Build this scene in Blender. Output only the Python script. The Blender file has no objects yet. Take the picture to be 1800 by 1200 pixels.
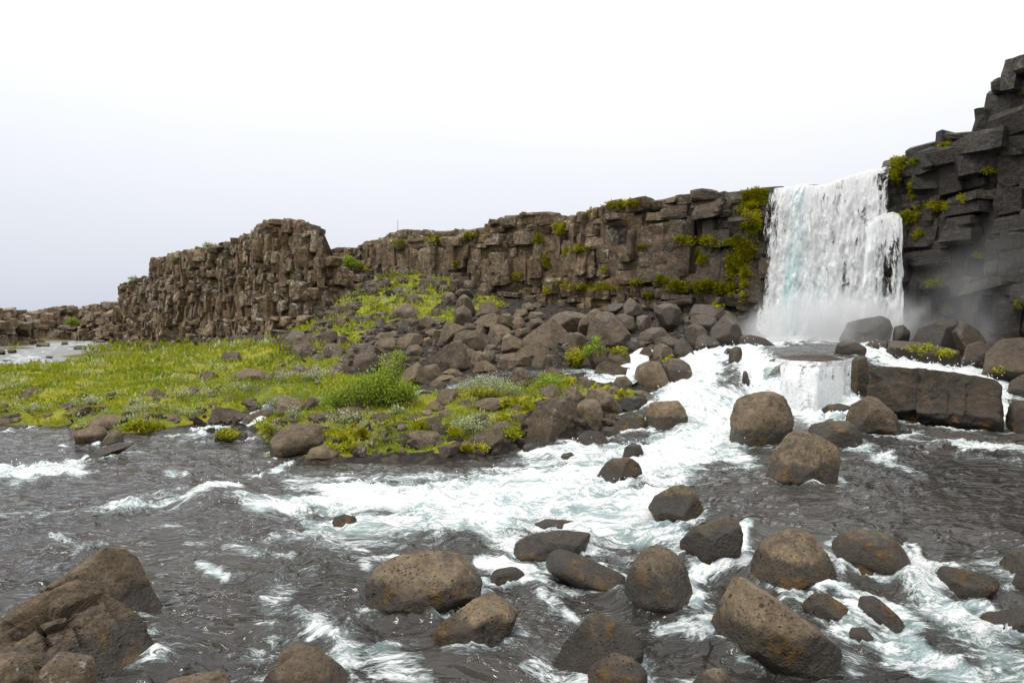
import bpy, bmesh, math, random
import numpy as np
from mathutils import Vector, Matrix

# ------------------------------------------------------------------ camera
SC = bpy.context.scene
COL = SC.collection
CAM = np.array((0.0, 0.0, 2.6))
FPX, HZ = 1100.0, 565.0                     # focal length and horizon row in photo pixels (1800 x 1200)
PITCH = math.atan((600 - HZ) / FPX)
cam_d = bpy.data.cameras.new('camera')
cam_d.sensor_width = 36.0
cam_d.lens = FPX / 1800 * 36.0
cam_d.clip_start, cam_d.clip_end = 0.1, 3000
cam = bpy.data.objects.new('camera', cam_d)
COL.objects.link(cam)
cam.location = CAM
cam.rotation_euler = (math.pi / 2 - PITCH, 0, 0)
SC.camera = cam

# ------------------------------------------------------------------ sky and sun
SUN_EL, SUN_AZ = math.radians(60), math.radians(-105)     # azimuth from +Y towards +X
world = bpy.data.worlds.new('World')
SC.world = world
world.use_nodes = True
wt = world.node_tree
wt.nodes.clear()
def wn(t): return wt.nodes.new(t)
sky = wn('ShaderNodeTexSky'); sky.sky_type = 'NISHITA'; sky.sun_disc = False
sky.sun_elevation = SUN_EL; sky.sun_rotation = SUN_AZ
sky.air_density = 1.0; sky.dust_density = 4.0
bg1 = wn('ShaderNodeBackground'); bg1.inputs[1].default_value = 0.06
wt.links.new(sky.outputs[0], bg1.inputs[0])
# closed cloud deck: brighter towards the zenith (overcast sky), faint large clouds
tc = wn('ShaderNodeTexCoord')
sep = wn('ShaderNodeSeparateXYZ'); wt.links.new(tc.outputs['Generated'], sep.inputs[0])
mr = wn('ShaderNodeMapRange'); mr.inputs[1].default_value = -0.02; mr.inputs[2].default_value = 1.0
wt.links.new(sep.outputs[2], mr.inputs[0])
mp = wn('ShaderNodeMapping'); mp.inputs['Scale'].default_value = (1.1, 1.1, 3.2)
mp.inputs['Location'].default_value = (0.35, 0.2, 0.1)
wt.links.new(tc.outputs['Generated'], mp.inputs[0])
nz = wn('ShaderNodeTexNoise'); nz.inputs['Scale'].default_value = 1.1; nz.inputs['Detail'].default_value = 5
nz.inputs['Roughness'].default_value = 0.5
wt.links.new(mp.outputs[0], nz.inputs['Vector'])
ma = wn('ShaderNodeMath'); ma.operation = 'MULTIPLY_ADD'
wt.links.new(nz.outputs[0], ma.inputs[0]); ma.inputs[1].default_value = 0.30; ma.inputs[2].default_value = -0.15
ad = wn('ShaderNodeMath'); ad.operation = 'ADD'
wt.links.new(mr.outputs[0], ad.inputs[0]); wt.links.new(ma.outputs[0], ad.inputs[1])
rp = wn('ShaderNodeValToRGB'); wt.links.new(ad.outputs[0], rp.inputs[0])
cr = rp.color_ramp
cr.elements[0].position = 0.0; cr.elements[0].color = (0.43, 0.468, 0.54, 1)
cr.elements[1].position = 1.0; cr.elements[1].color = (1, 1, 1, 1)
e = cr.elements.new(0.16); e.color = (0.50, 0.52, 0.565, 1)
e = cr.elements.new(0.36); e.color = (0.56, 0.565, 0.58, 1)
e = cr.elements.new(0.55); e.color = (0.72, 0.72, 0.725, 1)
mr2 = wn('ShaderNodeMapRange'); mr2.inputs[1].default_value = 0.0; mr2.inputs[2].default_value = 1.0
mr2.inputs[3].default_value = 1.0; mr2.inputs[4].default_value = 2.0
wt.links.new(mr.outputs[0], mr2.inputs[0])
bg2 = wn('ShaderNodeBackground'); wt.links.new(rp.outputs[0], bg2.inputs[0]); wt.links.new(mr2.outputs[0], bg2.inputs[1])
mixw = wn('ShaderNodeMixShader'); mixw.inputs[0].default_value = 0.93
wt.links.new(bg1.outputs[0], mixw.inputs[1]); wt.links.new(bg2.outputs[0], mixw.inputs[2])
wo = wn('ShaderNodeOutputWorld'); wt.links.new(mixw.outputs[0], wo.inputs[0])

sun_d = bpy.data.lights.new('sun', 'SUN'); sun_d.energy = 1.5; sun_d.angle = math.radians(14)
sun_d.color = (1.0, 0.94, 0.85)
sun = bpy.data.objects.new('sun', sun_d); COL.objects.link(sun)
sdir = Vector((math.sin(SUN_AZ) * math.cos(SUN_EL), math.cos(SUN_AZ) * math.cos(SUN_EL), math.sin(SUN_EL)))
sun.rotation_euler = sdir.to_track_quat('Z', 'Y').to_euler()
sun.location = (0, 0, 30)

SC.render.engine = 'CYCLES'
SC.cycles.use_denoising = True
SC.cycles.max_bounces = 6
SC.cycles.diffuse_bounces = 3
SC.cycles.glossy_bounces = 3
SC.cycles.transparent_max_bounces = 8
SC.cycles.volume_bounces = 1
SC.cycles.volume_step_rate = 5.0
vs = SC.view_settings
vs.view_transform = 'Standard'; vs.look = 'None'; vs.gamma = 1.0; vs.use_curve_mapping = False
vs.exposure = 0.55

# ------------------------------------------------------------------ pixel <-> world
_c, _s = math.cos(PITCH), math.sin(PITCH)
RIGHT = np.array((1.0, 0, 0)); FWD = np.array((0, _c, -_s)); UP = np.array((0, _s, _c))
def ray(px, py):
    d = (px - 900) / FPX * RIGHT + FWD + (600 - py) / FPX * UP
    return d / d[1]
def P(px, py, Y):
    return CAM + ray(px, py) * Y
def G(px, py, z):
    d = ray(px, py)
    return CAM + d * ((z - CAM[2]) / d[2])
def proj(p):
    q = np.asarray(p) - CAM
    f = np.maximum(q @ FWD, 1e-3)
    return 900 + FPX * (q @ RIGHT) / f, 600 - FPX * (q @ UP) / f

# ------------------------------------------------------------------ noise
_rs = np.random.RandomState(7)
_perm = np.concatenate([_rs.permutation(256)] * 3)
_g3 = _rs.normal(size=(256, 3)); _g3 /= np.linalg.norm(_g3, axis=1)[:, None]
def perlin(p):
    p = np.asarray(p, float)
    i = np.floor(p).astype(int); f = p - i
    u = f * f * f * (f * (f * 6 - 15) + 10)
    i &= 255
    out = 0
    for dx in (0, 1):
        wx = u[:, 0] if dx else 1 - u[:, 0]
        hx = _perm[(i[:, 0] + dx) & 255]
        for dy in (0, 1):
            wy = u[:, 1] if dy else 1 - u[:, 1]
            hy = _perm[hx + ((i[:, 1] + dy) & 255)]
            for dz in (0, 1):
                wz = u[:, 2] if dz else 1 - u[:, 2]
                g = _g3[_perm[hy + ((i[:, 2] + dz) & 255)]]
                out = out + wx * wy * wz * ((f[:, 0] - dx) * g[:, 0] + (f[:, 1] - dy) * g[:, 1] + (f[:, 2] - dz) * g[:, 2])
    return out * 1.6
def fbm(p, oct=4, gain=0.5, lac=2.03):
    a, t, q = 1.0, 0.0, np.array(p, float)
    for k in range(oct):
        t = t + a * perlin(q + 17.3 * k); a *= gain; q = q * lac
    return t
def ridged(p, oct=4, gain=0.5):
    a, t, q = 1.0, 0.0, np.array(p, float)
    for k in range(oct):
        t = t + a * (1 - 2 * np.abs(perlin(q + 9.1 * k))); a *= gain; q = q * 2.07
    return t
def xy3(X, Y, z=0.0):
    return np.stack([X, Y, np.full_like(X, z)], 1)
def sstep(a, b, x):
    t = np.clip((x - a) / (b - a), 0, 1); return t * t * (3 - 2 * t)

# ------------------------------------------------------------------ objects
def tag(o, label=None, cat=None, group=None, kind=None):
    if label: o['label'] = label
    if cat: o['category'] = cat
    if group: o['group'] = group
    if kind: o['kind'] = kind
    return o
def mesh_np(name, V, F, smooth=True, mat=None, attrs=None):
    """V (n,3), F (m,3) or (m,4) arrays -> mesh data"""
    m = bpy.data.meshes.new(name)
    V = np.asarray(V, np.float32); F = np.asarray(F, np.int32)
    k = F.shape[1]
    m.vertices.add(len(V)); m.vertices.foreach_set('co', V.ravel())
    m.loops.add(F.size); m.loops.foreach_set('vertex_index', F.ravel())
    m.polygons.add(len(F))
    m.polygons.foreach_set('loop_start', np.arange(0, F.size, k, dtype=np.int32))
    m.polygons.foreach_set('loop_total', np.full(len(F), k, np.int32))
    m.update(calc_edges=True)
    m.polygons.foreach_set('use_smooth', np.full(len(F), smooth, bool))
    for an, av in (attrs or {}).items():
        av = np.asarray(av, np.float32)
        if av.ndim == 1:
            a = m.attributes.new(an, 'FLOAT', 'POINT'); a.data.foreach_set('value', av)
        else:
            a = m.attributes.new(an, 'FLOAT_COLOR', 'POINT'); a.data.foreach_set('color', av.ravel())
    if mat: m.materials.append(mat)
    return m
def link(name, data, parent=None, loc=None):
    o = bpy.data.objects.new(name, data)
    COL.objects.link(o)
    if loc is not None: o.location = loc
    if parent is not None: o.parent = parent
    return o
def grid_faces(nr, nc):
    a = np.arange(nr * nc).reshape(nr, nc)
    return np.stack([a[:-1, :-1], a[:-1, 1:], a[1:, 1:], a[1:, :-1]], -1).reshape(-1, 4)
def compact(V, F, attrs=None):
    u, inv = np.unique(F, return_inverse=True)
    at = {k: v[u] for k, v in (attrs or {}).items()}
    return V[u], inv.reshape(F.shape), at

# ------------------------------------------------------------------ node helper
class NT:
    def __init__(s, name):
        s.m = bpy.data.materials.new(name); s.m.use_nodes = True
        s.t = s.m.node_tree; s.t.nodes.clear()
        s.out = s.t.nodes.new('ShaderNodeOutputMaterial')
    def put(s, sock, v):
        if v is None: return
        if hasattr(v, 'is_output') or isinstance(v, bpy.types.NodeSocket): s.t.links.new(v, sock)
        else:
            if isinstance(v, (tuple, list)) and len(v) == 3 and sock.type == 'RGBA': v = (*v, 1)
            sock.default_value = v
    def geo(s, k='Position'):
        if not hasattr(s, '_geo'): s._geo = s.t.nodes.new('ShaderNodeNewGeometry')
        return s._geo.outputs[k]
    def attr(s, name, out='Fac'):
        n = s.t.nodes.new('ShaderNodeAttribute'); n.attribute_name = name; return n.outputs[out]
    def mapv(s, vec, scale=(1, 1, 1), loc=(0, 0, 0), rot=(0, 0, 0)):
        n = s.t.nodes.new('ShaderNodeMapping'); s.put(n.inputs[0], vec)
        n.inputs['Scale'].default_value = scale; n.inputs['Location'].default_value = loc; n.inputs['Rotation'].default_value = rot
        return n.outputs[0]
    def noise(s, vec, scale, detail=4, rough=0.55, dist=0.0, out=0):
        n = s.t.nodes.new('ShaderNodeTexNoise'); s.put(n.inputs['Vector'], vec)
        n.inputs['Scale'].default_value = scale; n.inputs['Detail'].default_value = detail
        n.inputs['Roughness'].default_value = rough; n.inputs['Distortion'].default_value = dist
        return n.outputs[out]
    def vor(s, vec, scale, feature='F1', out='Distance', rnd=1.0):
        n = s.t.nodes.new('ShaderNodeTexVoronoi'); n.feature = feature; s.put(n.inputs['Vector'], vec)
        n.inputs['Scale'].default_value = scale; n.inputs['Randomness'].default_value = rnd
        return n.outputs[out]
    def ramp(s, fac, stops, interp='LINEAR'):
        n = s.t.nodes.new('ShaderNodeValToRGB'); s.put(n.inputs[0], fac); c = n.color_ramp; c.interpolation = interp
        while len(c.elements) < len(stops): c.elements.new(0.5)
        for e, (p, col) in zip(c.elements, stops):
            e.position = p; e.color = (*col, 1) if len(col) == 3 else col
        return n.outputs[0]
    def mix(s, fac, a, b, mode='MIX'):
        n = s.t.nodes.new('ShaderNodeMix'); n.data_type = 'RGBA'; n.blend_type = mode
        s.put(n.inputs[0], fac); s.put(n.inputs[6], a); s.put(n.inputs[7], b); return n.outputs[2]
    def math(s, op, a, b=None, c=None, clamp=False):
        n = s.t.nodes.new('ShaderNodeMath'); n.operation = op; n.use_clamp = clamp
        s.put(n.inputs[0], a); s.put(n.inputs[1], b)
        if c is not None: s.put(n.inputs[2], c)
        return n.outputs[0]
    def rng(s, v, a, b, c=0.0, d=1.0, smooth=True):
        n = s.t.nodes.new('ShaderNodeMapRange'); n.interpolation_type = 'SMOOTHSTEP' if smooth else 'LINEAR'
        s.put(n.inputs[0], v)
        for k, x in enumerate((a, b, c, d)): n.inputs[k + 1].default_value = x
        return n.outputs[0]
    def sepc(s, col):
        n = s.t.nodes.new('ShaderNodeSeparateColor'); s.put(n.inputs[0], col); return n.outputs
    def sepv(s, v):
        n = s.t.nodes.new('ShaderNodeSeparateXYZ'); s.put(n.inputs[0], v); return n.outputs
    def vmath(s, op, a, b=None):
        n = s.t.nodes.new('ShaderNodeVectorMath'); n.operation = op
        s.put(n.inputs[0], a)
        if b is not None: s.put(n.inputs[1], b)
        return n
    def bump(s, h, strength, dist, normal=None):
        n = s.t.nodes.new('ShaderNodeBump'); s.put(n.inputs['Height'], h)
        n.inputs['Strength'].default_value = strength; n.inputs['Distance'].default_value = dist
        if normal: s.put(n.inputs['Normal'], normal)
        return n.outputs[0]
    def bsdf(s, color, rough, normal=None, spec=0.5, **kw):
        n = s.t.nodes.new('ShaderNodeBsdfPrincipled')
        s.put(n.inputs['Base Color'], color); s.put(n.inputs['Roughness'], rough)
        s.put(n.inputs['Specular IOR Level'], spec)
        if normal: s.put(n.inputs['Normal'], normal)
        for k, v in kw.items(): s.put(n.inputs[k], v)
        return n.outputs[0]
    def node(s, t): return s.t.nodes.new(t)
    def mixs(s, fac, a, b):
        n = s.t.nodes.new('ShaderNodeMixShader'); s.put(n.inputs[0], fac)
        s.t.links.new(a, n.inputs[1]); s.t.links.new(b, n.inputs[2]); return n.outputs[0]
    def done(s, sh, vol=None):
        if sh is not None: s.t.links.new(sh, s.out.inputs['Surface'])
        if vol is not None: s.t.links.new(vol, s.out.inputs['Volume'])
        return s.m
# ------------------------------------------------------------------ materials
FALL = np.array((15.6, 30.4, 5.0))             # middle of the waterfall, centre of the spray-wet rock
def basalt():
    """free boulders; 'mask' = (height above waterline, lichen, tone, pits)"""
    n = NT('basalt_boulder'); p = n.geo(); c = n.sepc(n.attr('mask', 'Color')); al = n.attr('mask', 'Alpha')
    n1 = n.noise(p, 1.3, 7, 0.65); n2 = n.noise(p, 7.0, 8, 0.72); n3 = n.noise(p, 38.0, 5, 0.7)
    col = n.ramp(n1, [(0.28, (0.030, 0.022, 0.014)), (0.5, (0.076, 0.056, 0.034)), (0.72, (0.142, 0.106, 0.064))])
    col = n.mix(n.rng(n2, 0.35, 0.7), col, (0.160, 0.119, 0.072), 'MIX')
    col = n.mix(0.75, col, n.ramp(n3, [(0.3, (0.38, 0.38, 0.38)), (0.7, (1.5, 1.48, 1.42))]), 'MULTIPLY')
    tone = n.rng(c[2], 0, 1, 0.13, 1.65, False)
    tn = n.node('ShaderNodeCombineColor')
    for k in range(3): n.put(tn.inputs[k], tone)
    col = n.mix(1.0, col, tn.outputs[0], 'MULTIPLY')
    # rusty patches
    col = n.mix(n.math('MULTIPLY', n.rng(n.noise(p, 2.7, 5, 0.6), 0.56, 0.75), 0.55), col, (0.115, 0.062, 0.032))
    # vesicles
    vd = n.vor(n.mapv(p, (1, 1, 1.25)), 26.0); vr = n.sepc(n.vor(n.mapv(p, (1, 1, 1.25)), 26.0, out='Color'))
    pit = n.math('MULTIPLY', n.rng(vd, 0.30, 0.16), n.rng(n.math('ADD', vr[0], n.math('MULTIPLY', n.rng(n.noise(p, 3.1, 3), 0.4, 0.62), 0.6)), 0.85, 0.9))
    vd2 = n.vor(p, 9.0); vr2 = n.sepc(n.vor(p, 9.0, out='Color'))
    pit2 = n.math('MULTIPLY', n.rng(n.math('ADD', vd2, n.math('MULTIPLY', n2, 0.25)), 0.34, 0.26), n.rng(vr2[1], 0.80, 0.82))
    pit = n.math('MULTIPLY', n.math('MAXIMUM', pit, pit2), al)
    col = n.mix(n.math('MULTIPLY', pit, 0.8), col, (0.012, 0.010, 0.008))
    # lichen: small pale crusts
    lv = n.noise(p, 13.0, 5, 0.75); lw = n.noise(p, 2.2, 2)
    lich = n.math('MULTIPLY', n.rng(n.math('ADD', lv, n.math('MULTIPLY', lw, 0.35)), 0.755, 0.80), c[1])
    col = n.mix(lich, col, n.ramp(n.noise(p, 30, 2), [(0.3, (0.22, 0.21, 0.18)), (0.7, (0.5, 0.48, 0.43))]))
    # waterline: wet dark rock and orange-brown algae
    edge = n.math('ADD', c[0], n.math('MULTIPLY', n.math('SUBTRACT', n2, 0.5), 0.5))
    wet = n.rng(edge, 0.58, 0.30)
    alg = n.math('MULTIPLY', n.rng(edge, 0.55, 0.30), n.rng(n.noise(p, 3.4, 6, 0.7), 0.51, 0.64))
    col = n.mix(n.math('MULTIPLY', wet, 0.78), col, (0.014, 0.011, 0.008))
    col = n.mix(n.math('MULTIPLY', alg, 0.7), col, n.ramp(n.noise(p, 14, 4, 0.7), [(0.35, (0.045, 0.022, 0.003)), (0.65, (0.16, 0.085, 0.006))]))
    h = n.math('ADD', n.math('MULTIPLY', n2, 0.7), n.math('MULTIPLY', n3, 0.35))
    h = n.math('SUBTRACT', h, n.math('MULTIPLY', pit, 0.9))
    h = n.math('ADD', h, n.math('MULTIPLY', n.math('ADD', alg, lich), 0.15))
    nrm = n.bump(h, 1.0, 0.075)
    sp = n.vmath('LENGTH', n.vmath('SUBTRACT', p, tuple(FALL)).outputs[0]).outputs['Value']
    spray = n.rng(n.math('ADD', sp, n.math('MULTIPLY', n.math('SUBTRACT', n1, 0.5), 5.0)), 16.5, 9.0)
    col = n.mix(n.math('MULTIPLY', spray, 0.5), col, (0.020, 0.016, 0.012))
    rough = n.math('SUBTRACT', 0.82, n.math('MULTIPLY', n.math('MAXIMUM', wet, spray), 0.50))
    return n.done(n.bsdf(col, rough, nrm, 0.4))
def cliff_rock(name, warm, lich_amt, moss_amt, gain=1.0):
    n = NT(name); p = n.geo(); nz_ = n.sepv(n.geo('Normal'))[2]
    n1 = n.noise(p, 0.45, 6, 0.62); n2 = n.noise(p, 3.0, 7, 0.66); n3 = n.noise(p, 16.0, 5, 0.65)
    cell = n.sepc(n.vor(n.mapv(p, (1, 1, 1.3)), 0.9, out='Color'))
    base = n.ramp(n1, [(0.3, (0.044, 0.032, 0.020)), (0.5, (0.088, 0.064, 0.039)), (0.72, (0.150, 0.108, 0.064))])
    base = n.mix(n.rng(n2, 0.4, 0.68), base, tuple(x * warm for x in (0.205, 0.146, 0.086)))
    base = n.mix(0.8, base, n.ramp(cell[0], [(0.0, (0.62, 0.60, 0.58)), (1.0, (1.35, 1.28, 1.2))]), 'MULTIPLY')
    base = n.mix(0.7, base, n.ramp(n3, [(0.3, (0.35, 0.35, 0.35)), (0.7, (1.45, 1.42, 1.36))]), 'MULTIPLY')
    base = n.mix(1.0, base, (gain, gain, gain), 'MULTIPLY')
    # rust and tan weathering, running down the face
    st = n.noise(n.mapv(p, (1.2, 1.2, 0.25)), 1.0, 5, 0.6)
    base = n.mix(n.math('MULTIPLY', n.rng(st, 0.55, 0.72), 0.55), base, (0.135, 0.088, 0.048))
    base = n.mix(n.math('MULTIPLY', n.rng(n.noise(n.mapv(p, (1.6, 1.6, 0.2)), 1.3, 4), 0.56, 0.70), 0.55), base, (0.020, 0.017, 0.014))
    # pale lichen crusts
    lv = n.math('ADD', n.noise(p, 5.5, 5, 0.75), n.math('MULTIPLY', n.noise(p, 0.6, 2), 0.4))
    lich = n.math('MULTIPLY', n.rng(lv, 0.735, 0.80), n.math('MULTIPLY', lich_amt, n.rng(nz_, -0.2, 0.7, 0.35, 1.0)))
    base = n.mix(lich, base, n.ramp(n.noise(p, 14, 2), [(0.3, (0.24, 0.22, 0.17)), (0.7, (0.56, 0.53, 0.45))]))
    # moss that grows on ledges
    mo = n.math('ADD', n.noise(p, 1.6, 5, 0.65), n.math('MULTIPLY', n3, 0.18))
    mo = n.math('MULTIPLY', n.rng(mo, 0.62, 0.72), n.math('MULTIPLY', n.rng(nz_, 0.35, 0.8), moss_amt))
    base = n.mix(mo, base, n.ramp(n.noise(p, 9, 4, 0.7), [(0.3, (0.045, 0.055, 0.004)), (0.7, (0.16, 0.17, 0.010))]))
    # spray-wet rock round the waterfall: darker, glossier
    sp = n.vmath('LENGTH', n.mapv(n.vmath('SUBTRACT', p, tuple(FALL)).outputs[0], (1, 1, 0.75))).outputs['Value']
    wet = n.rng(n.math('ADD', sp, n.math('MULTIPLY', n.math('SUBTRACT', n1, 0.5), 7.0)), 14.0, 5.5)
    base = n.mix(n.math('MULTIPLY', wet, 0.70), base, (0.016, 0.013, 0.010))
    h = n.math('ADD', n.math('MULTIPLY', n2, 0.8), n.math('MULTIPLY', n3, 0.3))
    h = n.math('ADD', h, n.math('MULTIPLY', mo, 0.2))
    nrm = n.bump(h, 1.0, 0.24)
    return n.done(n.bsdf(base, n.math('SUBTRACT', 0.88, n.math('MULTIPLY', wet, 0.4)), nrm, 0.35))
def ground_mat():
    n = NT('moss_and_gravel'); p = n.geo(); g = n.attr('grass'); bed = n.attr('bed')
    n1 = n.noise(p, 0.55, 5, 0.6); n2 = n.noise(p, 3.5, 6, 0.65); n3 = n.noise(p, 22, 5, 0.7)
    green = n.ramp(n1, [(0.30, (0.060, 0.048, 0.022)), (0.40, (0.085, 0.100, 0.008)), (0.5, (0.170, 0.180, 0.009)), (0.62, (0.25, 0.215, 0.012)), (0.75, (0.26, 0.185, 0.022))])
    green = n.mix(n.rng(n2, 0.5, 0.68), green, (0.115, 0.16, 0.008))
    green = n.mix(0.8, green, n.ramp(n3, [(0.3, (0.4, 0.4, 0.4)), (0.7, (1.35, 1.35, 1.3))]), 'MULTIPLY')
    vc = n.sepc(n.vor(p, 5.5, out='Color')); vd = n.vor(p, 5.5)
    grav = n.mix(vc[0], (0.016, 0.012, 0.009), (0.062, 0.046, 0.031))
    grav = n.mix(n.rng(vd, 0.35, 0.6), grav, (0.008, 0.006, 0.005))
    gm = n.rng(n.math('ADD', g, n.math('MULTIPLY', n.math('SUBTRACT', n2, 0.5), 0.9)), 0.40, 0.60)
    col = n.mix(gm, grav, green)
    col = n.mix(n.math('MULTIPLY', bed, 0.5), col, (0.03, 0.022, 0.014))
    h = n.math('ADD', n.math('MULTIPLY', n2, 0.5), n.math('ADD', n.math('MULTIPLY', n3, 0.5), n.math('MULTIPLY', vd, -0.4)))
    return n.done(n.bsdf(col, 0.9, n.bump(h, 0.9, 0.08), 0.25))
def water_mat():
    """river: murky grey-brown water, aerated pale green water and foam; foam is carried by the 'foam' attribute"""
    n = NT('river_water'); p = n.geo(); f = n.attr('foam'); fl = n.attr('flow', 'Vector')
    ws = n.node('ShaderNodeVectorMath'); ws.operation = 'SCALE'; n.put(ws.inputs[0], n.noise(fl, 1.4, 3, 0.55, out=1)); ws.inputs['Scale'].default_value = 0.55
    wv = n.vmath('ADD', fl, ws.outputs[0]).outputs[0]
    a = n.noise(wv, 2.4, 9, 0.72, 0.5); fz = n.noise(wv, 11.0, 6, 0.75, 0.8)
    big = n.noise(n.mapv(wv, (0.55, 1.0, 1.0)), 0.9, 3, 0.55, 0.8)
    rid = n.math('SUBTRACT', 1.0, n.math('ABSOLUTE', n.math('MULTIPLY_ADD', n.noise(wv, 2.6, 5, 0.62, 0.9), 2.0, -1.0)))   # strings of foam
    rid2 = n.math('SUBTRACT', 1.0, n.math('ABSOLUTE', n.math('MULTIPLY_ADD', n.noise(wv, 9.5, 5, 0.65, 0.9), 2.0, -1.0)))
    d = n.math('MULTIPLY_ADD', f, 1.05, -0.74)
    d = n.math('ADD', d, n.math('MULTIPLY', n.math('SUBTRACT', a, 0.5), 2.0))
    d = n.math('ADD', d, n.math('MULTIPLY', n.math('SUBTRACT', big, 0.5), 1.5))
    d = n.math('ADD', d, n.math('MULTIPLY', n.math('SUBTRACT', rid, 0.84), 1.5))
    d = n.math('ADD', d, n.math('MULTIPLY', n.math('SUBTRACT', rid2, 0.84), 1.6))
    d = n.math('ADD', d, n.math('MULTIPLY', n.math('SUBTRACT', fz, 0.5), 1.5))
    d = n.math('SUBTRACT', d, n.rng(f, 0.12, 0.0, 0.0, 1.2))
    foam = n.rng(d, -0.36, 0.58)
    aer = n.math('MULTIPLY', n.rng(n.math('ADD', f, n.math('MULTIPLY', n.math('SUBTRACT', big, 0.5), 1.0)), 0.42, 1.0), 0.85)
    deep = n.ramp(n.noise(p, 0.35, 3), [(0.35, (0.026, 0.023, 0.019)), (0.65, (0.056, 0.050, 0.042))])
    body = n.mix(aer, deep, (0.33, 0.46, 0.465))
    # ripples
    rp1 = n.noise(wv, 2.0, 2, 0.5, 0.9); rp2 = n.noise(n.mapv(wv, (1, 1.2, 1)), 6.5, 2, 0.5, 0.7)
    h = n.math('ADD', n.math('MULTIPLY', rp1, 1.0), n.math('MULTIPLY', rp2, 0.34))
    h = n.math('ADD', h, n.math('MULTIPLY', foam, 0.15))
    h = n.math('MULTIPLY', h, n.rng(n.sepv(p)[1], 30.0, 48.0, 1.0, 0.40))          # the far reach runs slack
    nrm = n.bump(h, 1.0, 0.12)
    wr = n.rng(n.sepv(p)[1], 34.0, 55.0, 0.05, 0.42)                             # ripples too small to see there blur the mirror
    murk = n.bsdf(body, wr, nrm, 0.5, IOR=1.33)
    tr = n.node('ShaderNodeBsdfTransparent'); tr.inputs[0].default_value = (0.55, 0.52, 0.46, 1)
    gl = n.node('ShaderNodeBsdfGlossy'); n.put(gl.inputs['Roughness'], wr); n.put(gl.inputs['Normal'], nrm)
    fr = n.node('ShaderNodeFresnel'); fr.inputs[0].default_value = 1.33; n.put(fr.inputs['Normal'], nrm)
    clear = n.mixs(fr.outputs[0], tr.outputs[0], gl.outputs[0])
    wmix = n.mixs(n.rng(aer, 0.0, 0.3, 0.62, 1.0), clear, murk)
    fb = n.bump(n.math('ADD', n.math('ADD', a, fz), n.math('MULTIPLY', rid2, 0.4)), 0.9, 0.07)
    fcol = n.mix(n.rng(foam, 0.2, 0.95), (0.46, 0.57, 0.57), (0.78, 0.79, 0.79))
    fo = n.bsdf(fcol, 0.55, fb, 0.2)
    return n.done(n.mixs(n.math('MULTIPLY', foam, n.rng(foam, 0, 0.6, 0.7, 1.0)), wmix, fo))
def fall_mat(name, gap, stretch, fine):
    """falling water: white strands with real gaps between them"""
    n = NT(name); uv = n.attr('fall', 'Vector'); dn = n.attr('dens')
    v0 = n.mapv(uv, (1.0, stretch, 1.0))
    ws = n.node('ShaderNodeVectorMath'); ws.operation = 'SCALE'; n.put(ws.inputs[0], n.noise(v0, 1.1, 3, out=1)); ws.inputs['Scale'].default_value = 0.5
    wv = n.vmath('ADD', v0, ws.outputs[0]).outputs[0]
    a = n.noise(wv, 2.2 * fine, 6, 0.65); b = n.noise(n.mapv(wv, (1, 1.7, 1)), 7.5 * fine, 5, 0.7, 0.6)
    cc = n.noise(n.mapv(uv, (1, 0.12, 1)), 3.0 * fine, 4, 0.6)
    d = n.math('ADD', n.math('MULTIPLY', n.math('SUBTRACT', a, 0.5), 1.6), n.math('MULTIPLY', n.math('SUBTRACT', b, 0.5), 1.9))
    d = n.math('ADD', d, n.math('MULTIPLY', n.math('SUBTRACT', cc, 0.5), 1.3))
    d = n.math('ADD', d, n.math('SUBTRACT', dn, gap))
    al = n.rng(d, -0.16, 0.30)
    thick = n.rng(dn, 0.9, 1.35)
    col = n.mix(thick, (0.86, 0.875, 0.88), (0.54, 0.80, 0.82))
    nrm = n.bump(n.math('ADD', a, n.math('MULTIPLY', b, 0.6)), 0.8, 0.15)
    df = n.bsdf(col, 0.6, nrm, 0.25)
    tl = n.node('ShaderNodeBsdfTranslucent'); tl.inputs[0].default_value = (0.93, 0.96, 0.97, 1)
    sh = n.mixs(0.35, df, tl.outputs[0])
    tr = n.node('ShaderNodeBsdfTransparent')
    return n.done(n.mixs(al, tr.outputs[0], sh))
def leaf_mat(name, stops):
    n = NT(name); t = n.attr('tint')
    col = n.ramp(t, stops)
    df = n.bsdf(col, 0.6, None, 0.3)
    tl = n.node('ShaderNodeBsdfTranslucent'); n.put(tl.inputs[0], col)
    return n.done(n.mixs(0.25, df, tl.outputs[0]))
def plain(name, col, rough=0.8, var=0.4, scale=6):
    n = NT(name); p = n.geo()
    c = n.mix(n.noise(p, scale, 5, 0.6), tuple(x * (1 - var) for x in col), tuple(x * (1 + var) for x in col))
    return n.done(n.bsdf(c, rough, n.bump(n.noise(p, scale * 5, 3), 0.4, 0.01)))
def mist_mat(name, amount):
    n = NT(name); tcn = n.node('ShaderNodeTexCoord'); o = tcn.outputs['Object']
    r = n.vmath('LENGTH', o).outputs['Value']
    nn = n.noise(n.mapv(n.geo(), (1, 1, 0.8)), 0.38, 4, 0.6, 0.6)
    fall = n.rng(r, 1.0, 0.15)
    d = n.math('MULTIPLY', n.math('MULTIPLY', fall, n.rng(nn, 0.38, 0.78)), amount)
    v = n.node('ShaderNodeVolumePrincipled'); v.inputs['Color'].default_value = (0.97, 0.98, 1, 1)
    n.put(v.inputs['Density'], d); v.inputs['Anisotropy'].default_value = 0.2
    return n.done(None, v.outputs[0])
M_BOULDER = basalt()
M_CLIFF = cliff_rock('cliff_basalt', 0.95, 0.7, 1.0, 1.05)
M_DARK = cliff_rock('wet_shaded_cliff_basalt', 0.95, 0.4, 0.7, 0.28)  # low gain puts the right wall's wetness and shade into the base colour
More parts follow.
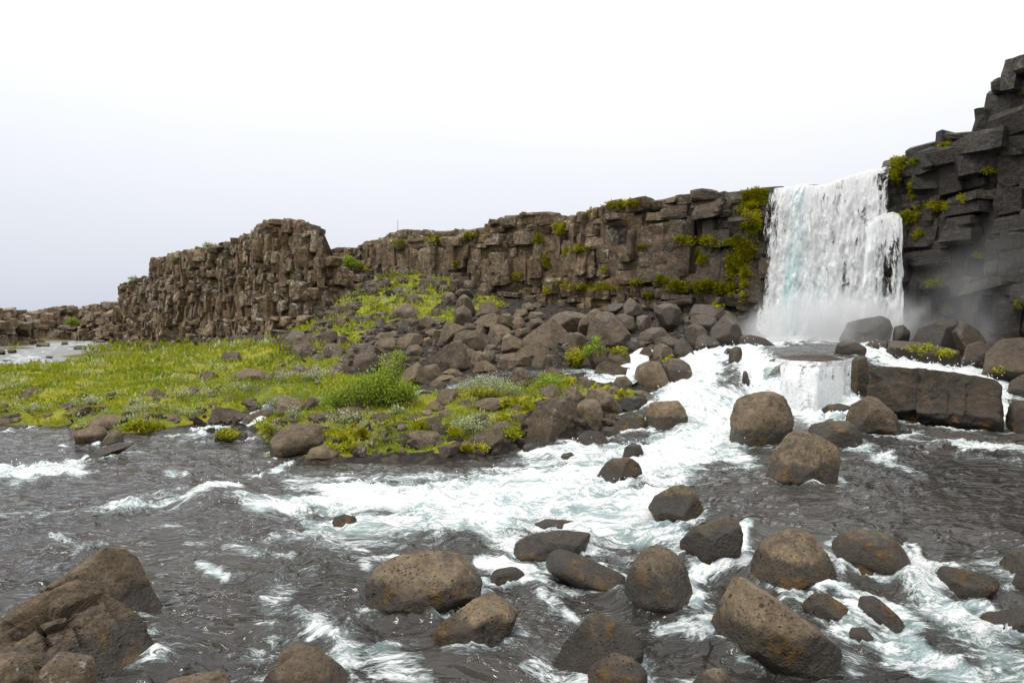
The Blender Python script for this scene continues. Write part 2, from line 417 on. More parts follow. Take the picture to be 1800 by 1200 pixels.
M_CRAG = cliff_rock('crag_basalt', 0.92, 1.0, 0.5, 1.25)
M_GROUND = ground_mat()
M_WATER = water_mat()
M_FALL = fall_mat('falling_water', 0.34, 0.20, 1.0)
M_FALL2 = fall_mat('falling_water_strands', 0.95, 0.22, 1.3)
M_CASC = fall_mat('cascade_water', 0.55, 0.45, 1.8)
M_GRASS = leaf_mat('grass_blades', [(0.0, (0.085, 0.068, 0.022)), (0.10, (0.115, 0.135, 0.008)), (0.3, (0.185, 0.230, 0.008)), (0.55, (0.285, 0.310, 0.010)), (0.72, (0.34, 0.27, 0.02)), (0.82, (0.28, 0.32, 0.12)), (1.0, (0.44, 0.48, 0.28))])
M_LEAF = leaf_mat('willow_leaves', [(0.0, (0.075, 0.115, 0.008)), (0.5, (0.180, 0.260, 0.014)), (1.0, (0.33, 0.40, 0.03))])
M_SILVER = leaf_mat('woolly_willow_leaves', [(0.0, (0.10, 0.12, 0.03)), (0.5, (0.24, 0.27, 0.12)), (1.0, (0.48, 0.50, 0.34))])
M_MOSS = leaf_mat('moss_fronds', [(0.0, (0.10, 0.10, 0.004)), (0.4, (0.24, 0.255, 0.006)), (0.8, (0.38, 0.36, 0.008)), (1.0, (0.44, 0.33, 0.012))])
M_TWIG = plain('twig_bark', (0.11, 0.085, 0.06))
M_WOOD = plain('grey_wood', (0.25, 0.22, 0.19))
# ------------------------------------------------------------------ land form
class Membrane:
    """height field through scattered points (linear radial basis)"""
    def __init__(s, pts):
        s.p = np.array([q[:2] for q in pts]); z = np.array([q[2] for q in pts])
        d = np.linalg.norm(s.p[:, None] - s.p[None], axis=2)
        n = len(z); A = np.zeros((n + 1, n + 1)); A[:n, :n] = d + np.eye(n) * 0.02; A[n, :n] = A[:n, n] = 1
        s.w = np.linalg.solve(A, np.append(z, 0))
    def __call__(s, X, Y):
        X = np.asarray(X, float); sh = X.shape; q = np.stack([X.ravel(), np.asarray(Y, float).ravel()], 1)
        out = np.empty(len(q))
        for k in range(0, len(q), 40000):
            d = np.linalg.norm(q[k:k + 40000, None] - s.p[None], axis=2)
            out[k:k + 40000] = d @ s.w[:-1] + s.w[-1]
        return out.reshape(sh)
TC = []
def tg(z, *pix):
    for (x, y) in pix: TC.append(G(x, y, z))
def td(*pix):
    for (x, y, Y) in pix: TC.append(P(x, y, Y))
# river bed
tg(-0.5, *[(x, 1190) for x in (-500, 0, 400, 900, 1400, 1800, 2400)], *[(x, 1000) for x in (-500, 0, 400, 900, 1400, 1800, 2400)])
tg(-0.45, *[(x, 880) for x in (-500, -150, 150, 400, 650, 900, 1150, 1400, 1650, 1900, 2300)])
tg(-0.4, (0, 770), (-300, 765), (110, 795), (330, 785), (440, 812), (600, 826), (800, 828), (930, 818), (1100, 810), (1250, 800), (1600, 800), (1800, 800), (2100, 820))
TC += [(-8, -8, -.5), (0, -10, -.4), (8, -8, -.5), (0, -40, 0.5), (-60, -30, .3), (60, -30, 1.0)]
# bank line of the near river
tg(0.03, (-300, 738), (0, 742), (60, 740), (120, 748), (240, 762), (300, 748), (380, 745), (465, 795), (560, 802), (650, 796), (740, 796), (850, 802), (915, 790), (1010, 785), (1110, 762))
tg(0.28, (-300, 715), (40, 722), (140, 728), (230, 738), (320, 720), (500, 752), (600, 770), (700, 770), (800, 770), (900, 762))
tg(0.45, (-300, 690), (100, 690), (250, 692), (420, 700), (560, 712), (680, 730), (800, 735), (900, 735), (1000, 742), (1100, 738))
tg(0.5, (0, 665), (200, 655), (350, 655), (480, 665), (320, 620), (420, 612))
tg(0.75, (600, 680), (720, 690), (840, 690), (940, 688), (1040, 695), (1110, 700))
tg(0.85, (680, 655), (780, 655), (900, 655), (1000, 660), (1090, 672))
tg(1.15, (560, 640), (700, 632), (820, 632), (950, 628), (1050, 635), (1100, 632))
tg(1.35, (1140, 612), (1200, 612), (1240, 600), (1060, 610))
# scree and grass slope up to the foot of the wall
td((600, 545, 44), (560, 572, 43), (500, 598, 46.5), (640, 500, 50), (600, 462, 57), (720, 485, 48.5), (780, 500, 46.5), (650, 560, 38), (720, 545, 38),
   (800, 508, 46), (860, 522, 45), (950, 536, 42), (1050, 543, 39), (1150, 548, 36), (1250, 552, 34), (1310, 562, 32.6),
   (820, 570, 34), (920, 570, 33), (1020, 572, 31), (1120, 572, 29), (1220, 575, 28), (700, 600, 30), (800, 605, 28), (900, 602, 27), (1000, 602, 26), (1100, 598, 25.5))
td((400, 604, 56), (300, 607, 62), (240, 606, 68), (215, 602, 74))
# far river on the left
for (x, y) in ((100, 614), (0, 630), (60, 606), (150, 600), (-200, 645), (175, 597), (-60, 618), (100, 627), (40, 620), (125, 606), (50, 634), (90, 604), (10, 640), (110, 599)):
    q = G(x, y, -0.35); TC.append((q[0], q[1], -1.0))
tg(-0.2, (0, 648), (90, 647), (160, 638), (120, 632), (150, 620), (200, 604), (225, 600), (22, 610), (45, 601), (100, 596), (160, 594), (-200, 662))
td((0, 600, 88), (100, 592, 105), (180, 590, 108), (-150, 600, 80))
TC += [(-150, 60, .3), (-150, 150, 0.), (-60, 200, 0.), (40, 200, 5), (-300, 400, 3), (300, 400, 5), (0, 400, 3), (-400, 0, 1), (300, 0, 3)]
# plunge pool, shelf, right bank
TC += [(14.5, 31.5, 0.9), (16.5, 29.5, .9), (13.0, 28.5, .9), (15.0, 27.0, .9), (11.5, 26.5, 1.0)]
tg(1.15, (1310, 612), (1400, 612), (1470, 612))
tg(1.1, (1345, 634), (1420, 640), (1490, 634))
tg(0.05, (1260, 742), (1340, 728), (1420, 724), (1500, 722)); tg(0.45, (1200, 700), (1230, 690)); tg(0.8, (1215, 660), (1250, 640))
tg(1.25, (1560, 612)); tg(0.9, (1640, 645)); tg(0.6, (1740, 675)); tg(0.25, (1800, 705))
tg(0.5, (1560, 668), (1640, 668), (1720, 680))
td((1600, 600, 26.5), (1680, 603, 25), (1760, 608, 23.5), (1850, 620, 22), (1800, 640, 19.5), (1950, 640, 17.5), (2100, 680, 14.5))
tg(0.0, (1560, 752), (1700, 762), (1800, 762))
TC += [(20, 8, .3), (26, 4, 1.0), (14, 2, -.4), (30, 15, 1.8), (40, 20, 2.2)]
TER0 = Membrane(TC)
# pixel regions that carry grass, turned into a ground attribute
def inpoly(px, py, poly):
    c = np.zeros(px.shape, bool); n = len(poly)
    for i in range(n):
        x0, y0 = poly[i]; x1, y1 = poly[(i + 1) % n]
        c ^= ((y0 > py) != (y1 > py)) & (px < (x1 - x0) * (py - y0) / (y1 - y0 + 1e-9) + x0)
    return c
GREEN = [[(-900, 600), (60, 594), (215, 588), (400, 598), (500, 590), (560, 562), (640, 500), (700, 470), (800, 486), (800, 512), (760, 545), (700, 560), (640, 585), (600, 640), (570, 660),
          (700, 668), (740, 690), (800, 690), (860, 676), (1000, 668), (1110, 690), (1110, 700), (940, 700), (905, 760), (830, 790), (560, 800), (470, 800), (440, 720), (380, 742), (300, 752), (200, 760), (100, 750), (-900, 745)],
         [(715, 545), (800, 545), (800, 566), (720, 570)], [(830, 520), (870, 520), (880, 540), (835, 545)]]
def grass_mask(X, Y, Z):
    px, py = proj(np.stack([X, Y, Z], 1))
    m = np.zeros(len(X))
    for g in GREEN: m = np.maximum(m, inpoly(px, py, g))
    return m * (Y > 5)
def terrain_z(X, Y):
    X = np.asarray(X, float); sh = X.shape; X = X.ravel(); Y = np.asarray(Y, float).ravel()
    z = TER0(X, Y)
    hum = fbm(xy3(X * 0.55, Y * 0.55, 3.1), 4) * 0.15 + np.maximum(fbm(xy3(X * 1.3, Y * 1.3, 8.1), 3), 0) * 0.16
    z = z + hum * sstep(-0.3, 0.5, z)
    return z.reshape(sh)
xs = np.concatenate([np.linspace(-420, -64, 36)[:-1], np.linspace(-64, 26, 320), np.linspace(26, 420, 40)[1:]])
ys = np.concatenate([np.linspace(-60, 7, 36)[:-1], np.linspace(7, 58, 230), np.linspace(58, 110, 60)[1:], np.linspace(110, 700, 30)[1:]])
XX, YY = np.meshgrid(xs, ys)
TZ = terrain_z(XX, YY)
Vt = np.stack([XX.ravel(), YY.ravel(), TZ.ravel()], 1)
gm = grass_mask(Vt[:, 0], Vt[:, 1], Vt[:, 2])
terrain = link('ground', mesh_np('ground', Vt, grid_faces(len(ys), len(xs)), True, M_GROUND,
               {'grass': gm, 'bed': sstep(0.12, -0.1, Vt[:, 2])}))
tag(terrain, 'mossy green river bank and stony slope below the cliffs', kind='structure')

# ------------------------------------------------------------------ river surface
WC = []
def wg(z, *pix):
    for (x, y) in pix: WC.append(G(x, y, z))
wg(0.0, (-600, 1190), (0, 1190), (400, 1190), (800, 1190), (-500, 1000), (0, 1000), (400, 1000), (800, 1000), (-500, 900), (0, 900), (300, 900), (600, 900), (850, 900), (-400, 780), (0, 780), (250, 790), (450, 815), (700, 830), (900, 830), (0, 730), (300, 730), (420, 742))
wg(-0.06, (1000, 1100), (1150, 1140)); wg(-0.16, (1400, 1190), (1700, 1160), (1900, 1190), (2300, 1190), (1560, 1100), (1800, 1080))
wg(0.02, (1050, 900), (1150, 900), (1060, 970), (1180, 1000)); wg(-0.02, (1250, 1030), (1240, 1080))
wg(0.20, (1400, 880), (1300, 880), (1480, 910), (1620, 930), (1800, 950), (2300, 1000), (1600, 850), (1800, 870), (2200, 850), (1800, 790), (1620, 790), (1520, 800), (1330, 850))
wg(0.12, (1230, 830), (1100, 800), (1180, 780)); wg(0.06, (1000, 800), (1000, 850))
wg(0.32, (1240, 755)); wg(0.45, (1260, 735), (1420, 725), (1330, 722), (1500, 725))
wg(0.95, (1200, 690)); wg(1.25, (1225, 655)); wg(1.55, (1255, 618)); wg(1.66, (1290, 603))
wg(0.5, (1325, 712), (1350, 714), (1385, 714), (1430, 714), (1475, 713)); wg(1.50, (1340, 632), (1400, 640), (1480, 634)); wg(1.64, (1360, 606), (1440, 606), (1500, 604))
WC += [(13.0, 31, 1.78), (17.0, 28, 1.78), (15, 29.5, 1.85), (13, 27, 1.74), (11.5, 26, 1.68), (15, 26, 1.72)]
wg(1.45, (1560, 624)); wg(1.22, (1650, 645)); wg(0.95, (1740, 668)); wg(0.6, (1800, 692)); wg(0.3, (1795, 730))
wg(0.2, (1780, 762), (1900, 770))
wg(-0.35, (100, 614), (0, 632), (60, 606), (150, 600), (-200, 645), (-60, 618), (175, 597), (180, 593))
WC += [(-80, 150, -.4), (-40, 60, -.6), (-25, 45, -.6), (-12, 30, -.5), (-6, 24, -.3), (-15, 20, -.4), (0, 22, -.4), (-22, 22, -.3), (-4, 18, -.3), (0, 17, -.2), (3, 18, -.1), (-8, 40, 0.), (5, 30, .6), (0, 40, 1), (9, 33, 1.), (24, 24, 1.0), (20, 16, .3)]
WAT0 = Membrane(WC)
# foam: (x0, y0, x1, y1, half width px, strength)
FOAM = [(1285, 735, 1200, 795, 50, 1.08), (1200, 795, 1050, 840, 46, 1.0), (1050, 840, 850, 868, 42, 1.05), (850, 868, 600, 880, 36, 1.0), (600, 880, 440, 892, 22, .75),
        (1230, 640, 1205, 690, 34, 1.08), (1255, 612, 1235, 650, 30, 1.08), (1205, 690, 1260, 735, 45, 1.08), (1300, 720, 1500, 722, 16, 1.08), (1330, 676, 1497, 676, 15, 1.08), (1335, 698, 1495, 698, 18, 1.08), (1318, 636, 1335, 655, 12, 1.2), (1490, 640, 1500, 660, 8, .9), (1420, 735, 1440, 740, 12, 1.0),
        (1310, 585, 1580, 590, 14, 1.08), (1320, 594, 1500, 594, 7, 1.08), (1330, 600, 1370, 602, 8, .9), (1290, 605, 1330, 640, 26, 1.2), (1440, 601, 1480, 600, 7, .6),
        (1520, 612, 1570, 628, 18, 1.08), (1570, 628, 1660, 645, 17, 1.08), (1660, 645, 1740, 668, 18, 1.08), (1740, 668, 1800, 690, 18, .8), (1768, 690, 1770, 745, 10, 1.2),
        (400, 858, 330, 875, 16, 1.0), (330, 875, 200, 892, 13, .8), (200, 892, 0, 905, 12, .5), (0, 832, 140, 824, 16, .85), (-200, 840, 0, 832, 14, .7), (430, 830, 510, 816, 7, .95), (300, 832, 330, 830, 6, .6),
        (520, 845, 850, 842, 20, .55), (850, 842, 1000, 815, 24, .7), (940, 800, 1010, 790, 14, .9), (1010, 800, 1090, 800, 12, .9), (560, 925, 900, 915, 26, .75), (470, 945, 700, 950, 14, .42),
        (780, 900, 1150, 890, 46, 1.0), (1000, 940, 1190, 935, 26, .8), (850, 930, 920, 960, 24, .85), (850, 985, 940, 1005, 14, 1.0), (1040, 975, 1100, 985, 16, .45),
        (1100, 870, 1140, 900, 20, .9), (1150, 820, 1280, 790, 26, .8), (1280, 790, 1330, 815, 14, .5), (1230, 760, 1300, 800, 24, .8),
        (1310, 920, 1312, 960, 12, 1.0), (1300, 975, 1240, 1000, 20, .95), (1235, 1010, 1225, 1060, 15, .8), (1150, 1100, 1240, 1105, 14, .8), (960, 1050, 1010, 1085, 12, .6), (930, 1035, 1000, 1045, 7, .5),
        (1470, 945, 1482, 975, 6, .9), (1475, 985, 1478, 1010, 6, .8), (1600, 950, 1625, 990, 6, .8), (1560, 1010, 1640, 1010, 22, .95), (1600, 1010, 1680, 1080, 34, .85), (1640, 1060, 1760, 1150, 44, .72), (1740, 1150, 1820, 1190, 44, .75),
        (1570, 1125, 1690, 1180, 22, .85), (1430, 1035, 1540, 1062, 9, .85), (1540, 1062, 1620, 1110, 12, .8), (1690, 1200, 1560, 1150, 16, .8),
        (1480, 785, 1560, 800, 8, .8), (1530, 800, 1620, 832, 8, .65), (1640, 778, 1800, 790, 7, .75), (1590, 772, 1640, 776, 4, .7), (1690, 800, 1800, 812, 6, .4), (1560, 840, 1620, 850, 8, .25),
        (500, 1020, 470, 1090, 26, .42), (480, 1090, 455, 1170, 24, .42), (555, 1100, 605, 1130, 32, .72), (590, 1130, 605, 1165, 24, .72), (670, 1140, 710, 1195, 34, .55), (360, 1005, 395, 1012, 8, .9), (345, 990, 380, 1000, 8, .6), (400, 960, 520, 975, 9, .45), (90, 940, 160, 955, 8, .6), (75, 1000, 180, 950, 6, .5),
        (620, 968, 700, 975, 9, .55), (530, 1110, 640, 1090, 16, .45), (650, 1000, 630, 960, 10, .5), (640, 1115, 700, 1130, 10, .5), (400, 1010, 600, 1005, 10, .35), (180, 905, 320, 925, 10, .45), (440, 915, 560, 905, 12, .5), (330, 945, 420, 935, 8, .4),
        (-40, 640, 60, 626, 5, .62), (60, 611, 160, 601, 3.5, .6), (10, 636, 110, 633, 3, .6), (20, 622, 90, 614, 3, .5), (400, 752, 350, 757, 5, .9), (455, 742, 430, 750, 6, 1.0), (350, 760, 300, 768, 5, .5), (1620, 790, 1520, 790, 5, .5)]
def foam_at(X, Y, Z):
    px, py = proj(np.stack([X, Y, Z], 1))
    wob = fbm(xy3(X * 1.3, Y * 1.3, 5.0), 4)
    px = px + wob * 22; py = py + wob * 9
    f = np.zeros(len(X))
    for (x0, y0, x1, y1, w, s) in FOAM:
        dx, dy = x1 - x0, y1 - y0
        t = np.clip(((px - x0) * dx + (py - y0) * dy) / (dx * dx + dy * dy + 1e-6), 0, 1)
        d = np.hypot((px - x0 - t * dx) * 0.75, (py - y0 - t * dy))
        f = np.maximum(f, s * sstep(1.75, 0.1, d / w))
    return f * (Y > 2.5)
def water_base(X, Y): return WAT0(X, Y)
def zs_ground(X, Y):
    t = float(terrain_z(np.array([X]), np.array([Y]))[0]); w = float(WAT0(np.array([X]), np.array([Y]))[0])
    return t, w
def hit(px, py, ymax=160.0, use_water=True):
    """first point of land or water along a pixel's ray"""
    d = ray(px, py)
    Y = np.exp(np.linspace(math.log(2.0), math.log(ymax), 430))
    X = CAM[0] + d[0] * Y; Z = CAM[2] + d[2] * Y
    h = TER0(X, Y)
    if use_water:
        w = WAT0(X, Y)
        w[(Y > 17.5) & (Y < 40) & (X < 4.5)] = -9
        h = np.maximum(h, w)
    k = np.nonzero(Z < h)[0]
    k = k[0] if len(k) else len(Y) - 1
    return np.array((X[k], Y[k], max(Z[k], h[k])))

# little brook that leaves the chute and winds through the boulders, and its outlets
def ribbon(name, label, pts, seed):
    P3 = []
    for (px, py, wd, fo_, dz) in pts:
        h = hit(px, py, use_water=False); P3.append((h[0], h[1], h[2] + dz, wd, fo_))
    P3 = np.array(P3); n = 26
    t = np.linspace(0, len(P3) - 1, (len(P3) - 1) * n + 1); k = np.minimum(t.astype(int), len(P3) - 2); f = (t - k)[:, None]
    f = f * f * (3 - 2 * f)
    C = P3[k] * (1 - f) + P3[k + 1] * f
    T = np.gradient(C[:, :2], axis=0); T /= np.linalg.norm(T, axis=1)[:, None] + 1e-9
    N = np.stack([-T[:, 1], T[:, 0]], 1)
    m = 15; V = []; FO = []; FL = []
    s = np.concatenate([[0], np.cumsum(np.linalg.norm(np.diff(C[:, :2], axis=0), axis=1))])
    for j in range(m):
        a = (j / (m - 1) - 0.5) * 2
        xy = C[:, :2] + N * (a * C[:, 3] / 2)[:, None]
        z = C[:, 2] + 0.03 * fbm(np.stack([xy[:, 0] * 2, xy[:, 1] * 2, np.full(len(xy), seed)], 1), 3) - 0.10 * a ** 4
        V.append(np.stack([xy[:, 0], xy[:, 1], z], 1)); FO.append(C[:, 4]); FL.append(np.stack([s * .8, a * C[:, 3] * 1.2, 0 * s, 0 * s + 1], 1))
    V = np.concatenate(V)
    o = link(name, mesh_np(name, V, grid_faces(m, len(C)), True, M_WATER, {'foam': np.concatenate(FO), 'flow': np.concatenate(FL)}))
    return tag(o, label, kind='structure')
ribbon('brook', 'narrow brook slipping between the boulders below the scree',
       [(1150, 606, 1.0, .8, .12), (1122, 628, .8, 1.0, .14), (1108, 662, 1.2, 1.0, .12), (1075, 672, 1.3, .7, .10), (1030, 657, 1.3, .6, .12), (980, 655, 1.2, .3, .10), (905, 660, 1.7, .3, .10), (850, 670, 1.3, .3, .10), (790, 684, .7, .25, .10), (742, 694, .5, .45, .07), (712, 702, .4, .2, .02)], 1.0)
ribbon('brook', 'short grey brook outlet beside the mossy bank', [(500, 700, .5, .2, .06), (470, 716, .5, .3, .08), (452, 738, .7, .9, .08), (425, 750, .8, .7, .05)], 2.0)
ribbon('brook', 'thin brook among flat stones in the meadow', [(425, 655, .8, .2, .08), (400, 668, 1.2, .3, .08), (405, 684, 1.0, .35, .08)], 3.0)

# ------------------------------------------------------------------ falling water
def curtain(name, label, lip, foot_z, forward, spread, ns, nt, mat, back, dens, seed, offset=0.0, amp=0.22, edge=0.55):
    """sheet that runs over a lip and falls; lip = list of 3-D points"""
    L = np.array(lip); d = np.concatenate([[0], np.cumsum(np.linalg.norm(np.diff(L, axis=0), axis=1))]); W = d[-1]
    s = np.linspace(0, 1, ns); base = np.stack([np.interp(s * W, d, L[:, k]) for k in range(3)], 1)
    t_ = L[-1] - L[0]; t_[2] = 0; t_ /= np.linalg.norm(t_); nrm = np.array((t_[1], -t_[0], 0)); nrm = nrm if nrm[1] < 0 else -nrm
    tt = np.concatenate([np.linspace(-1, 0, 14)[:-1], np.linspace(0, 1, nt) ** 1.15])
    S, T = np.meshgrid(s, tt); Bz = np.repeat(base[None], len(tt), 0)
    tp = np.maximum(T, 0); up = np.maximum(-T, 0)
    H = Bz[..., 2] - foot_z
    z = Bz[..., 2] - tp * H + up * 0.10 - 0.05 * np.exp(-up * 6)
    f = forward * np.sqrt(tp) + offset * np.minimum(tp * 5, 1) - up * back
    pu = np.stack([(S * W * 1.6).ravel(), (tp * H * 0.22).ravel(), np.full(S.size, seed)], 1)
    pv = np.stack([(S * W * 4.0).ravel(), (tp * H * 1.1).ravel(), np.full(S.size, seed + 4)], 1)
    n1 = fbm(pu, 4).reshape(S.shape); n2 = fbm(pv, 4).reshape(S.shape)
    f = f + (n1 * amp + n2 * amp * 0.55) * np.minimum(tp * 4, 1)
    lat = (S - 0.5) * spread * tp + n1 * 0.06 * tp
    V = Bz.copy(); V[..., 2] = z
    V[..., :2] += f[..., None] * nrm[:2] + lat[..., None] * t_[:2]
    D = dens(S, tp) - edge * sstep(0.10, 0.0, S + .03 * n2) - edge * sstep(0.90, 1.0, S + .03 * n2) + 0.10 * n1
    fa = np.stack([S.ravel() * W, (tp * H - up * 1.2).ravel(), np.full(S.size, seed), np.ones(S.size)], 1)
    o = link(name, mesh_np(name, V.reshape(-1, 3), grid_faces(len(tt), ns), True, mat, {'dens': D.ravel(), 'fall': fa}))
    return o
LIP = [P(1353, 330, 33.1), P(1385, 327, 32.5), P(1420, 324, 31.9), P(1450, 324, 31.4), P(1480, 311, 30.7), P(1520, 300, 30.0), P(1563, 290, 29.2)]
def dens_main(S, T):
    d = 0.72 + 0.45 * np.exp(-((S - 0.26) / 0.10) ** 2) - 0.10 * np.exp(-((S - 0.06) / 0.06) ** 2)
    d += 0.30 * np.exp(-((S - 0.48) / 0.12) ** 2) * sstep(0.1, .6, T)
    d -= 0.10 * np.exp(-((S - 0.93) / 0.07) ** 2) * sstep(0.25, 0.4, T) * sstep(0.98, 0.6, T)
    d += 0.30 * sstep(0.60, 1.0, T) - 0.06 * sstep(0.55, 0.9, S) * sstep(.1, 0, T)
    return d
fall = curtain('waterfall', '', LIP, 1.55, 0.75, 0.7, 200, 200, M_FALL, 4.0, dens_main, 2.0)
tag(fall, 'tall white waterfall pouring over the dark cliff lip into a pool', 'waterfall')
f2 = curtain('loose_strands', '', LIP, 1.55, 0.9, 0.8, 130, 130, M_FALL2, 0.3, lambda S, T: 0.62 + 0.25 * T + 0.15 * np.exp(-((S - .3) / .15) ** 2), 8.0, 0.28, 0.35)
f2.parent = fall
LEDGE = [P(1518, 398, 29.0), P(1536, 387, 28.85), P(1552, 379, 28.7), P(1570, 376, 28.5), P(1580, 380, 28.35), P(1588, 392, 28.2)]
f3 = curtain('side_strand', '', LEDGE, 1.75, 0.35, 0.35, 44, 130, M_FALL, 0.08, lambda S, T: 0.60 - 0.22 * T - 0.04 * np.exp(-((S - .55) / .16) ** 2) * sstep(.1, .3, T) + 0.16 * np.exp(-((S - .84) / .12) ** 2), 5.0, edge=0.7)
f3.parent = fall
CLIP = [G(1322, 628, 1.46), G(1345, 633, 1.48), G(1385, 641, 1.5), G(1440, 644, 1.5), G(1480, 640, 1.5), G(1506, 632, 1.5)]
casc = curtain('cascade', '', CLIP, 0.38, 0.5, 0.5, 150, 90, M_CASC, 0.25, lambda S, T: 0.86 + 0.12 * T - 0.12 * np.exp(-((S - .12) / .12) ** 2) - 0.3 * sstep(.86, 1, S), 3.0, 0.0, 0.10)
tag(casc, 'low wide white cascade spilling over a flat rock shelf', 'cascade')
# ------------------------------------------------------------------ cliffs of jointed basalt blocks
RNG = np.random.RandomState(11)
def cube_dirs(n):
    """points of an n x n x 6 cube surface, shared corners, quad faces"""
    idx = {}; V = []; F = []
    def vid(p):
        k = tuple(np.round(p, 5))
        if k not in idx: idx[k] = len(V); V.append(p)
        return idx[k]
    g = np.linspace(-1, 1, n + 1)
    for ax in range(3):
        for sg in (-1, 1):
            for i in range(n):
                for j in range(n):
                    q = []
                    for (a, b) in ((i, j), (i + 1, j), (i + 1, j + 1), (i, j + 1)):
                        p = np.zeros(3); p[ax] = sg; p[(ax + 1) % 3] = g[a]; p[(ax + 2) % 3] = g[b]; q.append(vid(tuple(p)))
                    F.append(q if sg > 0 else q[::-1])
    return np.array(V), np.array(F)
CUBE4 = cube_dirs(4)
def softcut(D, N, H, p):
    """radius of the rounded polyhedron with face normals N at distances H along directions D"""
    c = np.maximum(D @ (N / H[:, None]).T, 1e-6)
    m = c.max(1, keepdims=True)
    return 1.0 / (m[:, 0] * ((c / m) ** p).sum(1) ** (1.0 / p))
def block_proto(seed, cuts=3, jit=0.16, p=34, lo=0.66, hi=0.86, nz=0.05):
    r = np.random.RandomState(seed); V, F = CUBE4
    D = V / np.linalg.norm(V, axis=1)[:, None]
    N = np.array([(1, 0, 0), (-1, 0, 0), (0, 1, 0), (0, -1, 0), (0, 0, 1), (0, 0, -1)], float) + r.normal(0, jit, (6, 3))
    N /= np.linalg.norm(N, axis=1)[:, None]; H = r.uniform(0.90, 1.05, 6)
    for _ in range(cuts):
        n = r.choice([-1, 1], 3) * r.uniform(0.25, 1, 3); n /= np.linalg.norm(n)
        N = np.vstack([N, n]); H = np.append(H, np.abs(n).sum() * r.uniform(lo, hi))
    q = D * softcut(D, N, H, p)[:, None]
    q = q * (1 + nz * fbm(q * 1.7 + seed * 3.7, 3))[:, None]
    return q
PROTO = [block_proto(k, 1 + k % 4, .085, 60, .74, .97, .035) for k in range(64)]
PROTO_M = {}
def proto_mesh(k, mat):
    if (k, mat.name) not in PROTO_M:
        PROTO_M[(k, mat.name)] = mesh_np('rock_block', PROTO[k], CUBE4[1], False, mat)
    return PROTO_M[(k, mat.name)]
